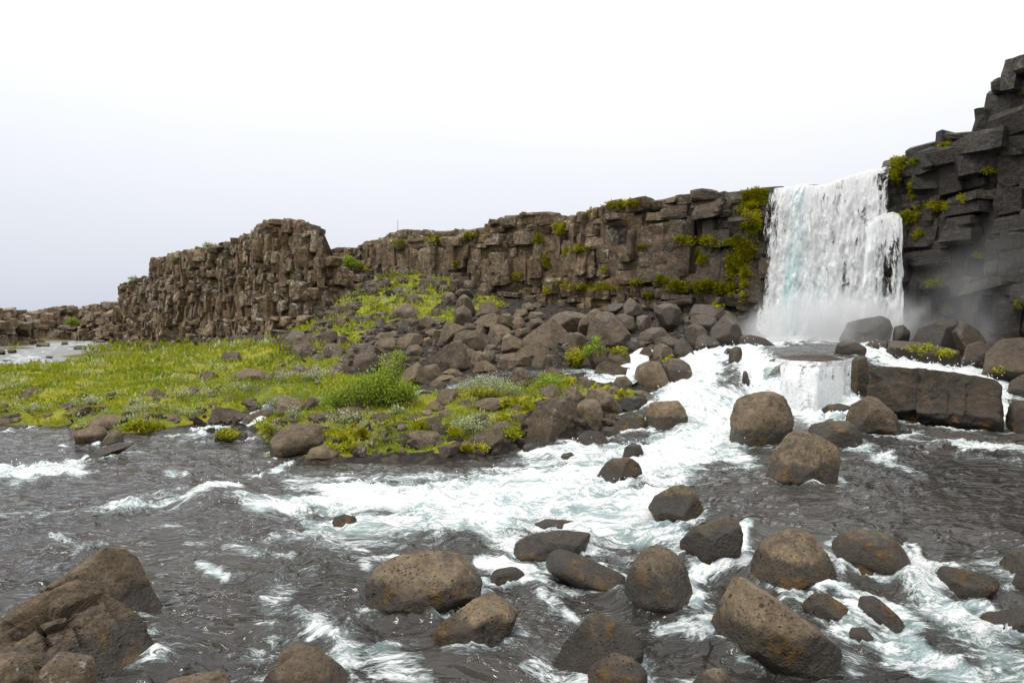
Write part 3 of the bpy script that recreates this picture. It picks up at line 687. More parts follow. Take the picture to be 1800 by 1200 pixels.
def cliff(name, label, prof, mat, sizes, seed, batter=0.12, thick=7.0, rough=0.28, n_single=300, tilt=0.10, lean_top=0.0, buttress=0.55, top_jit=.07):
    """prof: list of (px, top_py, depth, base_py). Face of stacked blocks over a rough solid wall."""
    r = np.random.RandomState(seed)
    top = np.array([P(a, b, c) for a, b, c, d in prof]); bot = np.array([P(a, d, c) for a, b, c, d in prof])
    s = np.concatenate([[0], np.cumsum(np.linalg.norm(np.diff(top[:, :2], axis=0), axis=1))]); L = s[-1]
    def at(x):
        xy = np.stack([np.interp(x, s, top[:, 0]), np.interp(x, s, top[:, 1])], -1)
        return xy, np.interp(x, s, top[:, 2]), np.interp(x, s, bot[:, 2])
    def frame(x):
        a, _, _ = at(np.maximum(x - 1.0, 0)); b, _, _ = at(np.minimum(x + 1.0, L))
        t = b - a; t /= np.linalg.norm(t, axis=-1, keepdims=True) + 1e-9
        n = np.stack([t[..., 1], -t[..., 0]], -1)
        return t, n                                   # n points to the camera side for walls listed left to right
    def bulge(x, z):
        q = np.stack([np.atleast_1d(x) / 3.2, np.atleast_1d(z) / 9.0, np.full(np.size(x), seed * 1.7)], 1)
        q2 = np.stack([np.atleast_1d(x) / 1.3, np.atleast_1d(z) / 4.0, np.full(np.size(x), seed * 2.7)], 1)
        return buttress * fbm(q, 3) + 0.25 * buttress * fbm(q2, 2)
    # solid wall behind the blocks, with a plateau on top
    nx = max(int(L / 0.45), 12); nz_ = 26
    X = np.linspace(0, L, nx); xy, zt, zb = at(X); t, n = frame(X)
    rows = []
    for j in range(nz_):
        f = j / (nz_ - 1); z = zb - 1.2 + (zt - 0.22 - zb + 1.2) * f
        off = bulge(X, z) - 0.30 - batter * (z - zb) + 0.22 * fbm(np.stack([X * 0.9, z * 0.9, np.full(nx, seed)], 1), 3)
        rows.append(np.concatenate([xy + n * off[:, None], z[:, None]], 1))
    for k, bk in enumerate((0.8, 2.0, thick, thick + 6)):
        z = zt - 0.25 + 0.12 * fbm(np.stack([X * 0.5, np.full(nx, bk), np.full(nx, seed)], 1), 3) - (0.1 if k < 3 else 9)
        rows.append(np.concatenate([xy + n * (-bk - batter * (zt - zb))[:, None] if np.ndim(bk) else xy - n * (bk + batter * (zt - zb))[:, None], z[:, None]], 1))
    V = np.concatenate(rows)
    root = link(name, mesh_np(name, V, grid_faces(len(rows), nx), False, mat))
    tag(root, label, kind='structure')
    # courses of blocks
    blocks = []
    zlo, zhi = zb.min() - 0.6, zt.max()
    z = zlo; k = 0
    bounds = [zlo]
    while bounds[-1] < zhi: bounds.append(bounds[-1] + sizes['h'][k % len(sizes['h'])] * r.uniform(0.8, 1.25)); k += 1
    for ci in range(len(bounds) - 1):
        x = r.uniform(-0.4, 0)
        step = r.normal(0, rough * 0.55)
        while x < L:
            w = r.choice(sizes['w']) * r.uniform(0.7, 1.35); xc = min(max(x + w / 2, 0), L); x += w * 0.93
            und = 0.35 * math.sin(xc * 0.33 + seed) + 0.2 * math.sin(xc * 0.9 + 2 * seed)
            und += r.normal(0, 0.10)
            z0, z1 = bounds[ci] + und - 0.05, bounds[ci + 1] + und + 0.05
            a, zt_, zb_ = at(np.array([xc])); zt_, zb_ = zt_[0], zb_[0]
            zt_ += r.normal(0, top_jit)
            if z0 > zt_ - 0.40 or z1 < zb_ - 0.9: continue
            z1 = zt_ if z1 > zt_ - 0.45 else z1; h = z1 - z0
            if h < 0.12: continue
            tt, nn = frame(np.array([xc])); nn = nn[0]; tt = tt[0]
            dep = r.uniform(0.7, 1.1)
            sub = 1 if (r.rand() > 0.32 or h < 0.5) else 2
            for sb in range(sub):
                hh = h / sub; zc = z0 + hh * (sb + 0.5)
                off = bulge(xc, zc)[0] - batter * (zc - zb_) + step + r.normal(0, rough) * (1 if r.rand() < .75 else 1.7) - dep * 0.5
                pos = np.array((a[0, 0] + nn[0] * off, a[0, 1] + nn[1] * off, zc))
                yaw = math.atan2(tt[1], tt[0]) + r.normal(0, tilt * 1.7)
                sc = (w * 0.5 * r.uniform(1.04, 1.22), dep, hh * 0.5 * r.uniform(1.04, 1.18))
                M = Matrix.Translation(pos) @ Matrix.Rotation(yaw, 4, 'Z') @ Matrix.Rotation(r.normal(0, tilt), 4, 'X') @ Matrix.Rotation(r.normal(0, tilt), 4, 'Y') @ Matrix.Diagonal((*sc, 1))
                px, py = proj(pos[None])
                seen = (-60 < px[0] < 1860)
                blocks.append((w * hh / max(pos[1], 5) ** 2 * (1 if seen else 1e-3), r.randint(len(PROTO)), M))
    # bigger masses that bridge several courses
    for _ in range(int(L * sizes.get('big', 0.9))):
        xc = r.uniform(0, L); a, zt_, zb_ = at(np.array([xc])); zt_, zb_ = zt_[0], zb_[0]
        w = r.uniform(.9, 1.9) * sizes.get('bw', 1); hh = w * r.uniform(.8, 1.7)
        if zt_ - zb_ < hh + .6: continue
        f = r.rand() ** .6; zc = zb_ + hh / 2 + (zt_ - zb_ - hh) * f; tt, nn = frame(np.array([xc])); nn = nn[0]; tt = tt[0]
        off = bulge(xc, zc)[0] - batter * (zc - zb_) + r.normal(0.10, rough * .6) - .62
        pos = np.array((a[0, 0] + nn[0] * off, a[0, 1] + nn[1] * off, zc))
        M = Matrix.Translation(pos) @ Matrix.Rotation(math.atan2(tt[1], tt[0]) + r.normal(0, .3), 4, 'Z') @ Matrix.Rotation(r.normal(0, .12), 4, 'X') @ Matrix.Rotation(r.normal(0, .16), 4, 'Y') @ Matrix.Diagonal((w / 2, .85, hh / 2, 1))
        px, py = proj(pos[None]); blocks.append((w * hh / max(pos[1], 5) ** 2 * (1 if -60 < px[0] < 1860 else 1e-3), r.randint(len(PROTO)), M))
    blocks.sort(key=lambda b: -b[0])
    for a_, k, M in blocks[:n_single]:
        o = link('rock_block', proto_mesh(k, mat), root); o.matrix_local = M
    rest = blocks[n_single:]
    if rest:
        Vs, Fs, b = [], [], 0
        for a_, k, M in rest:
            A = np.array(M); Vs.append(PROTO[k] @ A[:3, :3].T + A[:3, 3]); Fs.append(CUBE4[1] + b); b += len(PROTO[k])
        o = link('small_blocks', mesh_np('small_blocks', np.concatenate(Vs), np.concatenate(Fs), False, mat), root)
        o['kind'] = 'stuff'
    return root
CRAG = [(213, 500, 75.5, 603), (240, 490, 72, 604), (261, 488, 69.5, 605), (263, 461, 69, 605), (285, 452, 66, 606), (310, 445, 63.5, 606), (345, 438, 61, 606), (385, 431, 58.5, 604), (400, 424, 57.5, 603),
        (430, 412, 55, 603), (455, 405, 52.5, 602), (463, 392, 51.5, 600), (480, 384, 50, 598), (505, 387, 49, 594), (525, 395, 48.3, 588), (548, 405, 48, 582), (556, 432, 48, 576), (580, 450, 48.5, 565), (610, 470, 49.5, 550), (640, 492, 51, 528), (668, 506, 52.5, 516)]
WALL = [(556, 446, 66, 500), (590, 434, 63, 490), (620, 437, 60.5, 480), (630, 434, 58, 500), (650, 424, 55, 497), (680, 412, 53, 492), (695, 405, 52, 488), (730, 404, 50.5, 488), (760, 407, 49.5, 497), (800, 405, 48.5, 510), (850, 399, 47.5, 522),
        (862, 388, 46.5, 526), (900, 376, 45.5, 532), (950, 374, 44, 537), (975, 378, 43.3, 540), (986, 389, 42.8, 542), (996, 382, 42.3, 543), (1020, 372, 41, 545), (1060, 360, 39.5, 547), (1100, 352, 38, 548), (1160, 344, 36.8, 550),
        (1220, 338, 35.8, 551), (1270, 335, 34.8, 554), (1310, 330, 34, 560), (1340, 328, 33.6, 566), (1352, 328, 33.4, 570)]
BEHIND = [(1346, 336, 34.3, 585), (1400, 332, 33.3, 590), (1450, 328, 32.2, 595), (1500, 312, 31.3, 600), (1580, 293, 30.6, 606)]
RIGHTW = [(1572, 287, 30.4, 602), (1600, 258, 29.4, 606), (1650, 238, 28.2, 612), (1700, 234, 27.3, 614), (1704, 196, 27.0, 614), (1712, 190, 26.6, 614), (1744, 158, 26.2, 616), (1750, 142, 26.0, 618), (1768, 138, 25.7, 618), (1772, 106, 25.5, 620), (1800, 96, 25, 622), (1860, 80, 24, 626), (1960, 60, 22.5, 632), (2100, 20, 20.5, 640), (2400, -120, 16.5, 660)]
FARW = [(40, 548, 100, 597), (70, 541, 100, 596), (110, 537, 101, 594), (140, 541, 102, 593), (165, 534, 98, 592), (190, 530, 95, 592), (235, 530, 92, 594)]
KNOLL = [(-420, 525, 62, 640), (-200, 535, 68, 626), (-60, 542, 72, 618), (0, 544, 76, 612), (30, 543, 80, 606), (44, 548, 84, 602), (50, 570, 88, 598)]
wall_main = cliff('cliff', 'long dark basalt cliff with mossy ledges left of the waterfall', WALL, M_CLIFF, {'h': [.7, .45, .75, .55, .8, 1.3, 2.0], 'w': [.5, .75, 1.0, 1.4], 'big': 0.8, 'bw': 1.1}, 3, rough=.15, tilt=.05, top_jit=.03, batter=.10)
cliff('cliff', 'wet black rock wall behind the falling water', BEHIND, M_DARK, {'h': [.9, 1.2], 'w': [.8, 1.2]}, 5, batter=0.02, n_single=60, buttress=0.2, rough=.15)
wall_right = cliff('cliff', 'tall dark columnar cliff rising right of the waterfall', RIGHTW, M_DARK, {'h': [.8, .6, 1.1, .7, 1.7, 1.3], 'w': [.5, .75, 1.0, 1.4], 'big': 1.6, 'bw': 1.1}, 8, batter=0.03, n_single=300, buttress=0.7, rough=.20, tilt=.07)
crag = cliff('crag', 'rough brown basalt crag with a peak beside the meadow', CRAG, M_CRAG, {'h': [.55, .8, .6, 1.0, .7, 1.2], 'w': [.32, .42, .55, .75], 'bw': .75, 'big': 1.3}, 12, batter=0.05, rough=.24, tilt=.10, thick=2.4)
cliff('cliff', 'low far cliff at the end of the river on the left', FARW, M_CRAG, {'h': [.9, 1.2, .7], 'w': [.9, 1.3, 1.8]}, 15, n_single=40, rough=.5, tilt=.16, buttress=1.2, batter=.3)
cliff('cliff', 'rocky knoll on the left edge beyond the far river', KNOLL, M_CRAG, {'h': [1.0, .8, 1.3], 'w': [1.0, 1.4, 1.9]}, 18, n_single=60, rough=.6, tilt=.2, buttress=1.0, batter=.5)
# ------------------------------------------------------------------ boulders
_ico = {}
def ico(n):
    if n not in _ico:
        bm = bmesh.new(); bmesh.ops.create_icosphere(bm, subdivisions=n, radius=1.0)
        V = np.array([v.co[:] for v in bm.verts]); F = np.array([[v.index for v in f.verts] for f in bm.faces]); bm.free()
        _ico[n] = (V / np.linalg.norm(V, axis=1)[:, None], F)
    return _ico[n]
def hull(pts):
    pts = sorted(set(map(tuple, pts)))
    def half(ps):
        h = []
        for p in ps:
            while len(h) > 1 and (h[-1][0] - h[-2][0]) * (p[1] - h[-2][1]) - (h[-1][1] - h[-2][1]) * (p[0] - h[-2][0]) <= 0: h.pop()
            h.append(p)
        return h[:-1]
    return half(pts) + half(pts[::-1])
ROCKN = [0]; FEET = []
def boulder(label, outline, lichen=0.0, tone=0.5, round_=0, pits=0.3, wet=0.25, name='boulder', thick=0.85, base=None, group=None, cat='boulder', rough=1.0, shift=0.0, cracks=None):
    """outline: 'x,y x,y ...' in photo pixels, turned into a solid that stands where its foot meets land or water"""
    ROCKN[0] += 1; seed = ROCKN[0]; r = np.random.RandomState(seed)
    pts = [tuple(map(float, q.split(','))) for q in outline.split()]
    if len(pts) == 2:                                   # box given by two corners: an irregular stone of that size
        (x0, y0), (x1, y1) = pts; cx, cy, w, h = (x0 + x1) / 2, (y0 + y1) / 2, (x1 - x0) / 2, (y1 - y0) / 2
        a0 = r.uniform(0, 6.28); k = r.randint(6, 9)
        an = [a0 + (i + r.uniform(-.28, .28)) * 6.2832 / k for i in range(k)]
        q = [(math.copysign(abs(math.cos(a)) ** .62, math.cos(a)), math.copysign(abs(math.sin(a)) ** .62, math.sin(a))) for a in an]
        xs_ = [p[0] for p in q]; ys_ = [p[1] for p in q]
        pts = [(x0 + (p[0] - min(xs_)) / (max(xs_) - min(xs_)) * 2 * w, y0 + (p[1] - min(ys_)) / (max(ys_) - min(ys_)) * 2 * h) for p in q]
    ax = np.array(pts); cx, cy = (ax[:, 0].min() + ax[:, 0].max()) / 2, (ax[:, 1].min() + ax[:, 1].max()) / 2
    foot = hit(cx, ax[:, 1].max() - 1.0) if base is None else (P(cx, ax[:, 1].max(), base))
    Y0 = foot[1]; m = Y0 / FPX
    hw = (ax[:, 0].max() - ax[:, 0].min()) / 2 * m; hh = (ax[:, 1].max() - ax[:, 1].min()) / 2 * m
    t = thick * math.sqrt(hw * hh) if hh < 1.6 * hw else thick * hw
    Yc = Y0 + t * 0.92 + shift
    C = P(cx, cy, Yc); v = C - CAM; v /= np.linalg.norm(v)
    rr = np.cross(v, (0, 0, 1)); rr /= np.linalg.norm(rr); u = np.cross(rr, v)
    ab = []
    for (x, y) in pts:
        d = ray(x, y); q = CAM + d * ((C - CAM) @ v / (d @ v)) - C; ab.append((q @ rr, q @ u))
    lo = min(b for a, b in ab)
    ab = [(a, b - (0.45 * hh if b < lo * 0.35 else 0)) for a, b in ab]      # foot goes on into the ground
    hp = hull(ab); N, H = [], []
    for i in range(len(hp)):
        (a0, b0), (a1, b1) = hp[i], hp[(i + 1) % len(hp)]
        l = math.hypot(a1 - a0, b1 - b0)
        if l < 1e-6: continue
        n2 = ((b1 - b0) / l, -(a1 - a0) / l); h = n2[0] * a0 + n2[1] * b0
        if h <= 0.02 * hw: h = 0.02 * hw
        upw = n2[1]
        if round_ == 0:                                                    # broken rock: an edge is either square or a wide bevel
            tf = r.uniform(4, 14) if r.rand() < .5 else r.uniform(40, 64)
            if upw < -0.3: tf = r.uniform(20, 44)
            tf = math.radians(tf)
        else: tf = math.radians(r.uniform(24, 44) if upw > 0.35 else r.uniform(10, 30) if upw > -0.3 else r.uniform(8, 24))
        tb = math.radians(r.uniform(12, 36))
        for th, sg in ((tf, -1), (tb, 1)):
            N.append(math.cos(th) * (n2[0] * rr + n2[1] * u) + sg * math.sin(th) * v); H.append(h * math.cos(th))
    for sg, ex in ((-1, 1.0), (1, 1.15)):
        n = sg * v + r.normal(0, .22) * rr + r.normal(0, .15) * u; n /= np.linalg.norm(n); N.append(n); H.append(t * ex)
    def sup(n): return math.sqrt((hw * (n @ rr)) ** 2 + (hh * (n @ u)) ** 2 + (t * (n @ v)) ** 2)
    if round_ == 0:                                                        # two large fracture faces meet in a ridge, plus chips
        sk = r.uniform(-.35, .35); big = hw / m > 38
        for sx in (-1, 1):
            n = (sx * r.uniform(.35, .75) + sk) * rr + r.uniform(-.05, .55) * u - v; n /= np.linalg.norm(n)
            N.append(n); H.append(sup(n) * (r.uniform(.80, .92) if big else r.uniform(.66, .84)))
        n = sk * rr + r.uniform(.7, 1.4) * u - r.uniform(.4, .9) * v; n /= np.linalg.norm(n)
        N.append(n); H.append(sup(n) * (r.uniform(.84, .95) if big else r.uniform(.74, .92)))
        nch = r.randint(2, 4)
    else: nch = r.randint(3, 5)
    for _ in range(nch):                                                   # facets broken off the near side
        n = r.normal(0, .75) * rr + r.normal(.25, .6) * u - abs(r.normal(.8, .35)) * v; n /= np.linalg.norm(n)
        N.append(n); H.append(sup(n) * (r.uniform(.80, .98) if round_ == 0 else r.uniform(.80, .96) if round_ == 1 else r.uniform(.9, 1.0)))
    size = (hw + hh + t) / 3
    spx = max(hw, hh) / m
    lev = 6 if cracks else 5 if spx > 36 else 4 if spx > 11 else 3
    D, F = ico(lev)
    ax3 = np.stack([rr * hw, u * hh, v * t]); Dw = D @ ax3; Dw = Dw / np.linalg.norm(Dw, axis=1)[:, None]
    p = (80, 24, 9)[round_]
    R = softcut(Dw, np.array(N), np.array(H), p) * (1.01, 1.025, 1.05)[round_]
    q = Dw * R[:, None]
    s0 = np.array((seed * 3.1, seed * 1.7, seed * .9))
    amp = (0.034, 0.045, 0.03)[round_] * rough
    nz1 = fbm(q / size * 1.5 + s0, 4, 0.5); nz2 = ridged(q / size * 2.2 + s0 + 50, 3, .5)
    disp = amp * size * nz1 - amp * 0.5 * size * np.maximum(nz2 - 0.9, 0) * 1.5
    if lev >= 4: disp += ((0.011 if round_ == 0 else 0.022) if lev > 4 else 0.010) * size * fbm(q / size * 9 + s0, 3, .6) * rough
    q = q + Dw * disp[:, None]
    wp = q + C
    for (w_, dep, line) in (cracks or []):                                 # joints cut into the rock face
        lp = [tuple(map(float, z_.split(','))) for z_ in line.split()]
        px, py = proj(wp); jig = fbm(wp * 6 + s0, 3) * 3.0; best = np.full(len(wp), 1e9)
        for (x0, y0), (x1, y1) in zip(lp[:-1], lp[1:]):
            tt = np.clip(((px - x0) * (x1 - x0) + (py - y0) * (y1 - y0)) / ((x1 - x0) ** 2 + (y1 - y0) ** 2), 0, 1)
            best = np.minimum(best, np.hypot(px - x0 - tt * (x1 - x0) + jig, py - y0 - tt * (y1 - y0) + jig))
        front = (q @ v) < 0.25 * t
        wp = wp - Dw * (dep * sstep(w_, w_ * .25, best) * front)[:, None]
    gz, wz = zs_ground(C[0], C[1]); wl = max(wz, gz)
    inw = 1.0 if wz > gz - 0.05 else 0.0
    if inw and C[1] < 15: FEET.append((C[0], C[1], rr[0], rr[1], hw, t))
    if not inw: tone += .09
    band = max(wet, 0.10)
    dry = np.clip((wp[:, 2] - wl - 0.09) / (band * 1.1 + .04), 0, 1) if inw else np.ones(len(wp)) * 1.0
    if not inw: dry = np.clip(0.55 + (wp[:, 2] - wl) / 0.3, 0.5, 1)
    mask = np.stack([dry, np.full(len(wp), lichen), np.full(len(wp), np.clip(tone + r.normal(0, .09), 0.1, 1)), np.full(len(wp), pits)], 1)
    org = np.array((C[0], C[1], max(wp[:, 2].min(), -1.0)))
    me = mesh_np(name, wp - org, F, True, M_BOULDER, {'mask': mask})
    if round_ == 0: me.set_sharp_from_angle(angle=math.radians(16 if lev < 5 else 13))
    o = link(name, me, loc=org)
    return tag(o, label, cat, group)
B = boulder
# --- foreground, standing in the near river
B('huge dark brown boulder filling the lower left corner, split by cracks', '-120,1180 -60,1125 0,1090 60,1050 125,1016 165,1015 205,1045 255,1085 285,1125 292,1150 284,1185 230,1230 -120,1230', .15, .27, 0, .3, .35, thick=.55, rough=1.5, cracks=[(9, .13, '0,1105 60,1072 110,1078 155,1058 185,1050'), (7, .09, '60,1095 75,1115 85,1140'), (7, .08, '60,1095 118,1075 150,1066'), (7, .10, '122,1080 135,1105 150,1135'), (7, .08, '75,1115 130,1090'), (6, .07, '190,1060 215,1098'), (12, .10, '0,1130 40,1110 60,1095'), (6, .06, '110,1035 60,1072')])
B('long slab leaning behind the huge cracked boulder at lower left', '70,1040 130,1002 182,963 218,960 240,976 270,1030 303,1072 290,1096 270,1106 230,1085 150,1060', .1, .36, 0, .25, .3, thick=.6, rough=1.3)
B('grey lichened stone in the very bottom left corner', '-60,1160 0,1146 28,1143 55,1160 66,1190 66,1240 -60,1240', .5, .55, 1, .3, .1, base=3.55)
B('two-lobed brownish stone between corner stone and huge cracked boulder', '66,1185 76,1160 102,1141 125,1150 165,1152 170,1175 160,1240 70,1240', .6, .55, 1, .3, .1, base=3.55)
B('low stone with orange algae at the bottom edge, left', '265,1215 300,1192 370,1186 388,1176 404,1192 408,1240 270,1240', .2, .5, 1, .3, .2, base=3.55)
B('smooth brown sloping rock at the bottom edge beside white foam', '445,1225 490,1150 520,1128 560,1136 600,1165 626,1196 630,1250 450,1250', .05, .62, 1, .2, .12)
B('big pitted tan block in the middle of the foreground river', '642,1012 648,1000 700,975 755,965 790,972 832,976 848,1022 842,1040 790,1065 710,1086 688,1080 645,1064', .12, .72, 0, 1.0, .30)
B('low pitted tan rock half awash in front of the big pitted block', '738,1122 765,1102 800,1075 840,1048 860,1037 890,1052 916,1075 905,1102 880,1128 800,1138', .0, .78, 1, 1.0, .12)
B('small dark wet stone behind the half awash tan rock', '850,1024 868,1000 905,994 925,1006 918,1028 870,1034', 0, .28, 2, .3, .4)
B('sharp ridged wet rock with orange algae along its crest', '944,1190 990,1132 1030,1086 1050,1072 1085,1092 1130,1124 1132,1165 1080,1205 960,1205', 0, .38, 0, .2, .45)
B('rough reddish rock with algae rim at the bottom edge', '1028,1200 1040,1168 1075,1146 1110,1152 1138,1180 1140,1240 1030,1240', .1, .6, 1, .7, .25)
B('small tan stone tip poking in at the bottom edge', '1214,1200 1240,1176 1266,1172 1284,1190 1290,1240 1216,1240', .1, .75, 1, .6, .1, name='stone', cat='stone')
B('large wedge-shaped pitted boulder leaning right in the lower foreground', '1248,1092 1265,1050 1286,1012 1310,1014 1380,1060 1440,1110 1490,1146 1472,1176 1420,1187 1330,1162 1265,1118', .15, .66, 0, 1.0, .30)
B('broad dome-shaped pitted boulder above the pitted wedge', '1308,1005 1316,975 1340,942 1372,926 1410,925 1440,945 1465,980 1478,1010 1460,1026 1420,1036 1370,1038 1325,1022', .0, .60, 2, .8, .22)
B('egg-shaped boulder with algae at the end of the smooth wet ridge', '1089,1026 1110,985 1136,957 1165,954 1195,970 1215,1005 1224,1035 1205,1064 1150,1062 1095,1044', .05, .46, 2, .6, .40)
B('long smooth wet ridge of rock with water sliding over it', '950,1000 960,968 985,960 1022,973 1070,994 1105,1012 1090,1040 1040,1030 990,1010', 0, .40, 2, .1, .5, rough=.4)
B('low wet hump overrun by foam upstream of the smooth ridge', '900,975 905,952 935,938 990,930 1040,936 1030,970 960,985', 0, .36, 1, .1, .6)
B('flat dark rock breaking through the foam behind the wet hump', '938,920 960,911 1000,914 1042,922 1020,934 960,934', 0, .28, 1, .1, .6)
B('reddish dark faceted rock beside the little spill', '1139,892 1150,870 1180,855 1200,851 1226,868 1237,892 1232,914 1190,918 1155,908', 0, .40, 0, .2, .35)
B('dark two-humped rock with a mossy left face', '1189,957 1218,925 1258,920 1275,910 1296,913 1308,936 1300,976 1280,988 1245,992 1205,973', 0, .34, 0, .3, .5)
B('smooth wet dome behind the broad pitted dome', '1453,952 1475,933 1530,926 1566,936 1596,966 1614,998 1590,1014 1540,998 1480,984', 0, .52, 2, .1, .35, rough=.6)
B('small dark stone with orange algae in front of the smooth wet dome', '1480,1000 1492,982 1520,978 1545,995 1562,1012 1540,1020 1505,1020', 0, .30, 0, .1, .5)
B('dark rounded boulder at the right under the calm pool', '1640,1010 1655,993 1700,1000 1740,1008 1760,1025 1756,1040 1715,1054 1665,1045', 0, .36, 1, .3, .5)
B('mossy brown boulder cut by the right edge of the foreground', '1745,1010 1755,985 1775,970 1810,966 1860,985 1860,1040 1800,1042 1760,1030', .05, .42, 1, .3, .5)
B('flat rock awash near the right edge below the mossy boulder', '1690,1098 1730,1075 1790,1066 1850,1072 1850,1120 1760,1120', 0, .34, 1, .1, .5)
B('dark pitted stone in the shade of the pitted wedge', '1408,1062 1425,1042 1455,1044 1490,1066 1506,1090 1480,1102 1430,1088', 0, .34, 1, .8, .5)
B('dark stone with a thin white spill right of the pitted stone', '1505,1075 1512,1046 1535,1046 1570,1070 1592,1100 1570,1118 1520,1105', 0, .34, 1, .4, .5)
B('small black stone low between the wedge and the white rush', '1484,1130 1495,1102 1520,1100 1538,1122 1520,1142 1495,1142', 0, .25, 1, .3, .5, name='stone', cat='stone')
B('lone small wet rock in mid river left of the rapids', '583,918 590,907 606,903 626,908 630,920 610,930 590,928', 0, .30, 0, .2, .4, name='stone', cat='stone')
# --- rapids and cascade
B('two-part wet rock at the edge of the rapids', '1038,842 1062,815 1076,805 1105,803 1124,814 1130,832 1092,838 1062,855 1045,852', 0, .36, 0, .3, .4)
B('small dark rock splashed by foam above the two-part wet rock', '1092,805 1098,786 1112,777 1126,782 1132,796 1118,808', 0, .28, 0, .2, .5)
B('large squarish tan boulder standing in front of the round one', '1341,828 1360,790 1385,760 1400,755 1440,763 1470,785 1478,802 1473,848 1430,852 1345,838', .2, .74, 0, .9, .32)
B('large round-topped boulder directly below the cascade', '1282,762 1285,725 1296,700 1320,688 1355,685 1380,697 1395,725 1398,756 1378,788 1310,780 1285,772', .05, .62, 1, .9, .35)
B('low dark algae-edged rock right of the round-topped boulder', '1412,768 1425,745 1455,738 1495,740 1514,760 1519,780 1480,786 1430,782', 0, .33, 1, .4, .6)
B('pyramid-like brown boulder leaning on the great block', '1478,748 1495,712 1525,695 1545,700 1576,730 1587,750 1580,767 1530,767 1490,762', .25, .52, 0, .6, .35)
B('flat stone at the foot of the cascade beside the pyramid boulder', '1440,722 1455,711 1475,708 1496,714 1488,728 1455,732', 0, .45, 0, .3, .3)
B('great dark rectangular block right of the cascade', '1524,705 1527,648 1545,642 1610,645 1680,655 1752,667 1764,680 1763,748 1740,756 1640,748 1600,738 1545,722', .05, .24, 0, .4, .35, thick=.8, rough=1.5, cracks=[(13, .12, '1532,668 1570,660 1602,664'), (12, .13, '1604,655 1600,690 1602,730'), (9, .09, '1706,680 1705,735'), (9, .07, '1672,700 1674,735'), (11, .09, '1612,668 1650,660 1676,672')])
B('dark boulder at the right edge beside the great block', '1766,730 1775,708 1800,702 1860,715 1870,765 1800,768 1768,755', .05, .28, 1, .3, .4)
B('small algae-covered stone below the pyramid boulder', '1584,752 1590,748 1602,752 1606,766 1590,768 1584,764', 0, .34, 2, .2, .6, name='stone', cat='stone')
B('flat wet stone breaking the water under the great block', '1610,762 1635,755 1680,764 1740,768 1730,776 1640,774', 0, .36, 1, .2, .5, name='stone', cat='stone')
B('small dark stone awash near right edge below dark boulder', '1755,770 1780,760 1830,764 1830,780 1770,780', 0, .34, 1, .2, .5, name='stone', cat='stone')
B('wet rock pillar at the right end of the cascade', '1494,690 1497,635 1508,620 1522,622 1528,650 1526,695 1510,702', 0, .32, 0, .2, .6, thick=1.1)
B('curved wet rock at the right lip of the cascade', '1466,618 1472,602 1485,596 1505,600 1524,612 1526,624 1500,622', 0, .36, 1, .2, .5)
B('flat-topped wet rock at the left lip of the cascade', '1296,606 1302,590 1315,587 1345,594 1366,604 1345,610 1310,610', 0, .40, 0, .3, .4)
B('dark polished rounded rock at the left foot of the shelf', '1279,630 1282,615 1292,607 1304,610 1306,625 1298,640 1284,640', 0, .33, 2, .1, .7)
B('narrow rock fin standing in the white chute', '1304,672 1306,652 1312,650 1318,668 1318,684 1308,684', 0, .30, 0, .1, .6, name='stone', cat='stone')
B('flat rock shelf under a thin film of water', '1345,662 1352,632 1385,624 1450,622 1478,630 1482,656 1430,668 1380,668', 0, .28, 1, .1, .06, thick=1.6, rough=.5, shift=.35)
B('small rock tip in the white water left of the polished rock', '1270,620 1278,611 1288,613 1284,622', 0, .4, 0, .1, .5, name='stone', cat='stone')
# --- behind the cascade, right bank
B('broad wet boulder at the right edge of the plunge pool', '1474,588 1490,566 1520,559 1532,561 1550,554 1566,560 1571,578 1562,598 1500,602', .05, .36, 1, .2, .2, base=26.0)
B('small boulder touching the right side of the broad pool boulder', '1568,592 1572,574 1588,570 1600,582 1600,602 1572,602', 0, .36, 1, .2, .2, base=25.0)
B('dark sloping rock in the mist below the right cliff', '1600,598 1615,578 1655,559 1680,562 1698,588 1692,608 1640,612', .05, .30, 0, .2, .2, base=24.0)
B('pale wet slab leaning on the right cliff foot', '1672,585 1690,562 1720,580 1735,600 1720,622 1690,618', .1, .40, 0, .2, .2, base=23.0)
B('long low ledge with yellow moss above the back stream', '1556,618 1564,598 1600,600 1650,608 1688,616 1690,640 1640,640 1590,628', 0, .34, 1, .2, .6, thick=.7)
B('flat brown rock beside the curved lip rock', '1520,606 1535,597 1560,598 1564,612 1540,616', 0, .42, 1, .2, .3)
B('large dark boulder with yellow moss at the right edge under the cliff', '1725,650 1732,620 1760,596 1800,592 1870,600 1870,665 1780,662 1740,660', .05, .32, 0, .2, .3, base=17.5)
B('wet black rock at the right edge behind the great block', '1766,690 1775,668 1800,657 1860,660 1860,700 1790,705', 0, .26, 1, .1, .4)
B('dark rock mass where the back stream turns', '1688,630 1700,605 1725,598 1748,615 1750,640 1715,645', 0, .26, 0, .1, .4, base=19.5)
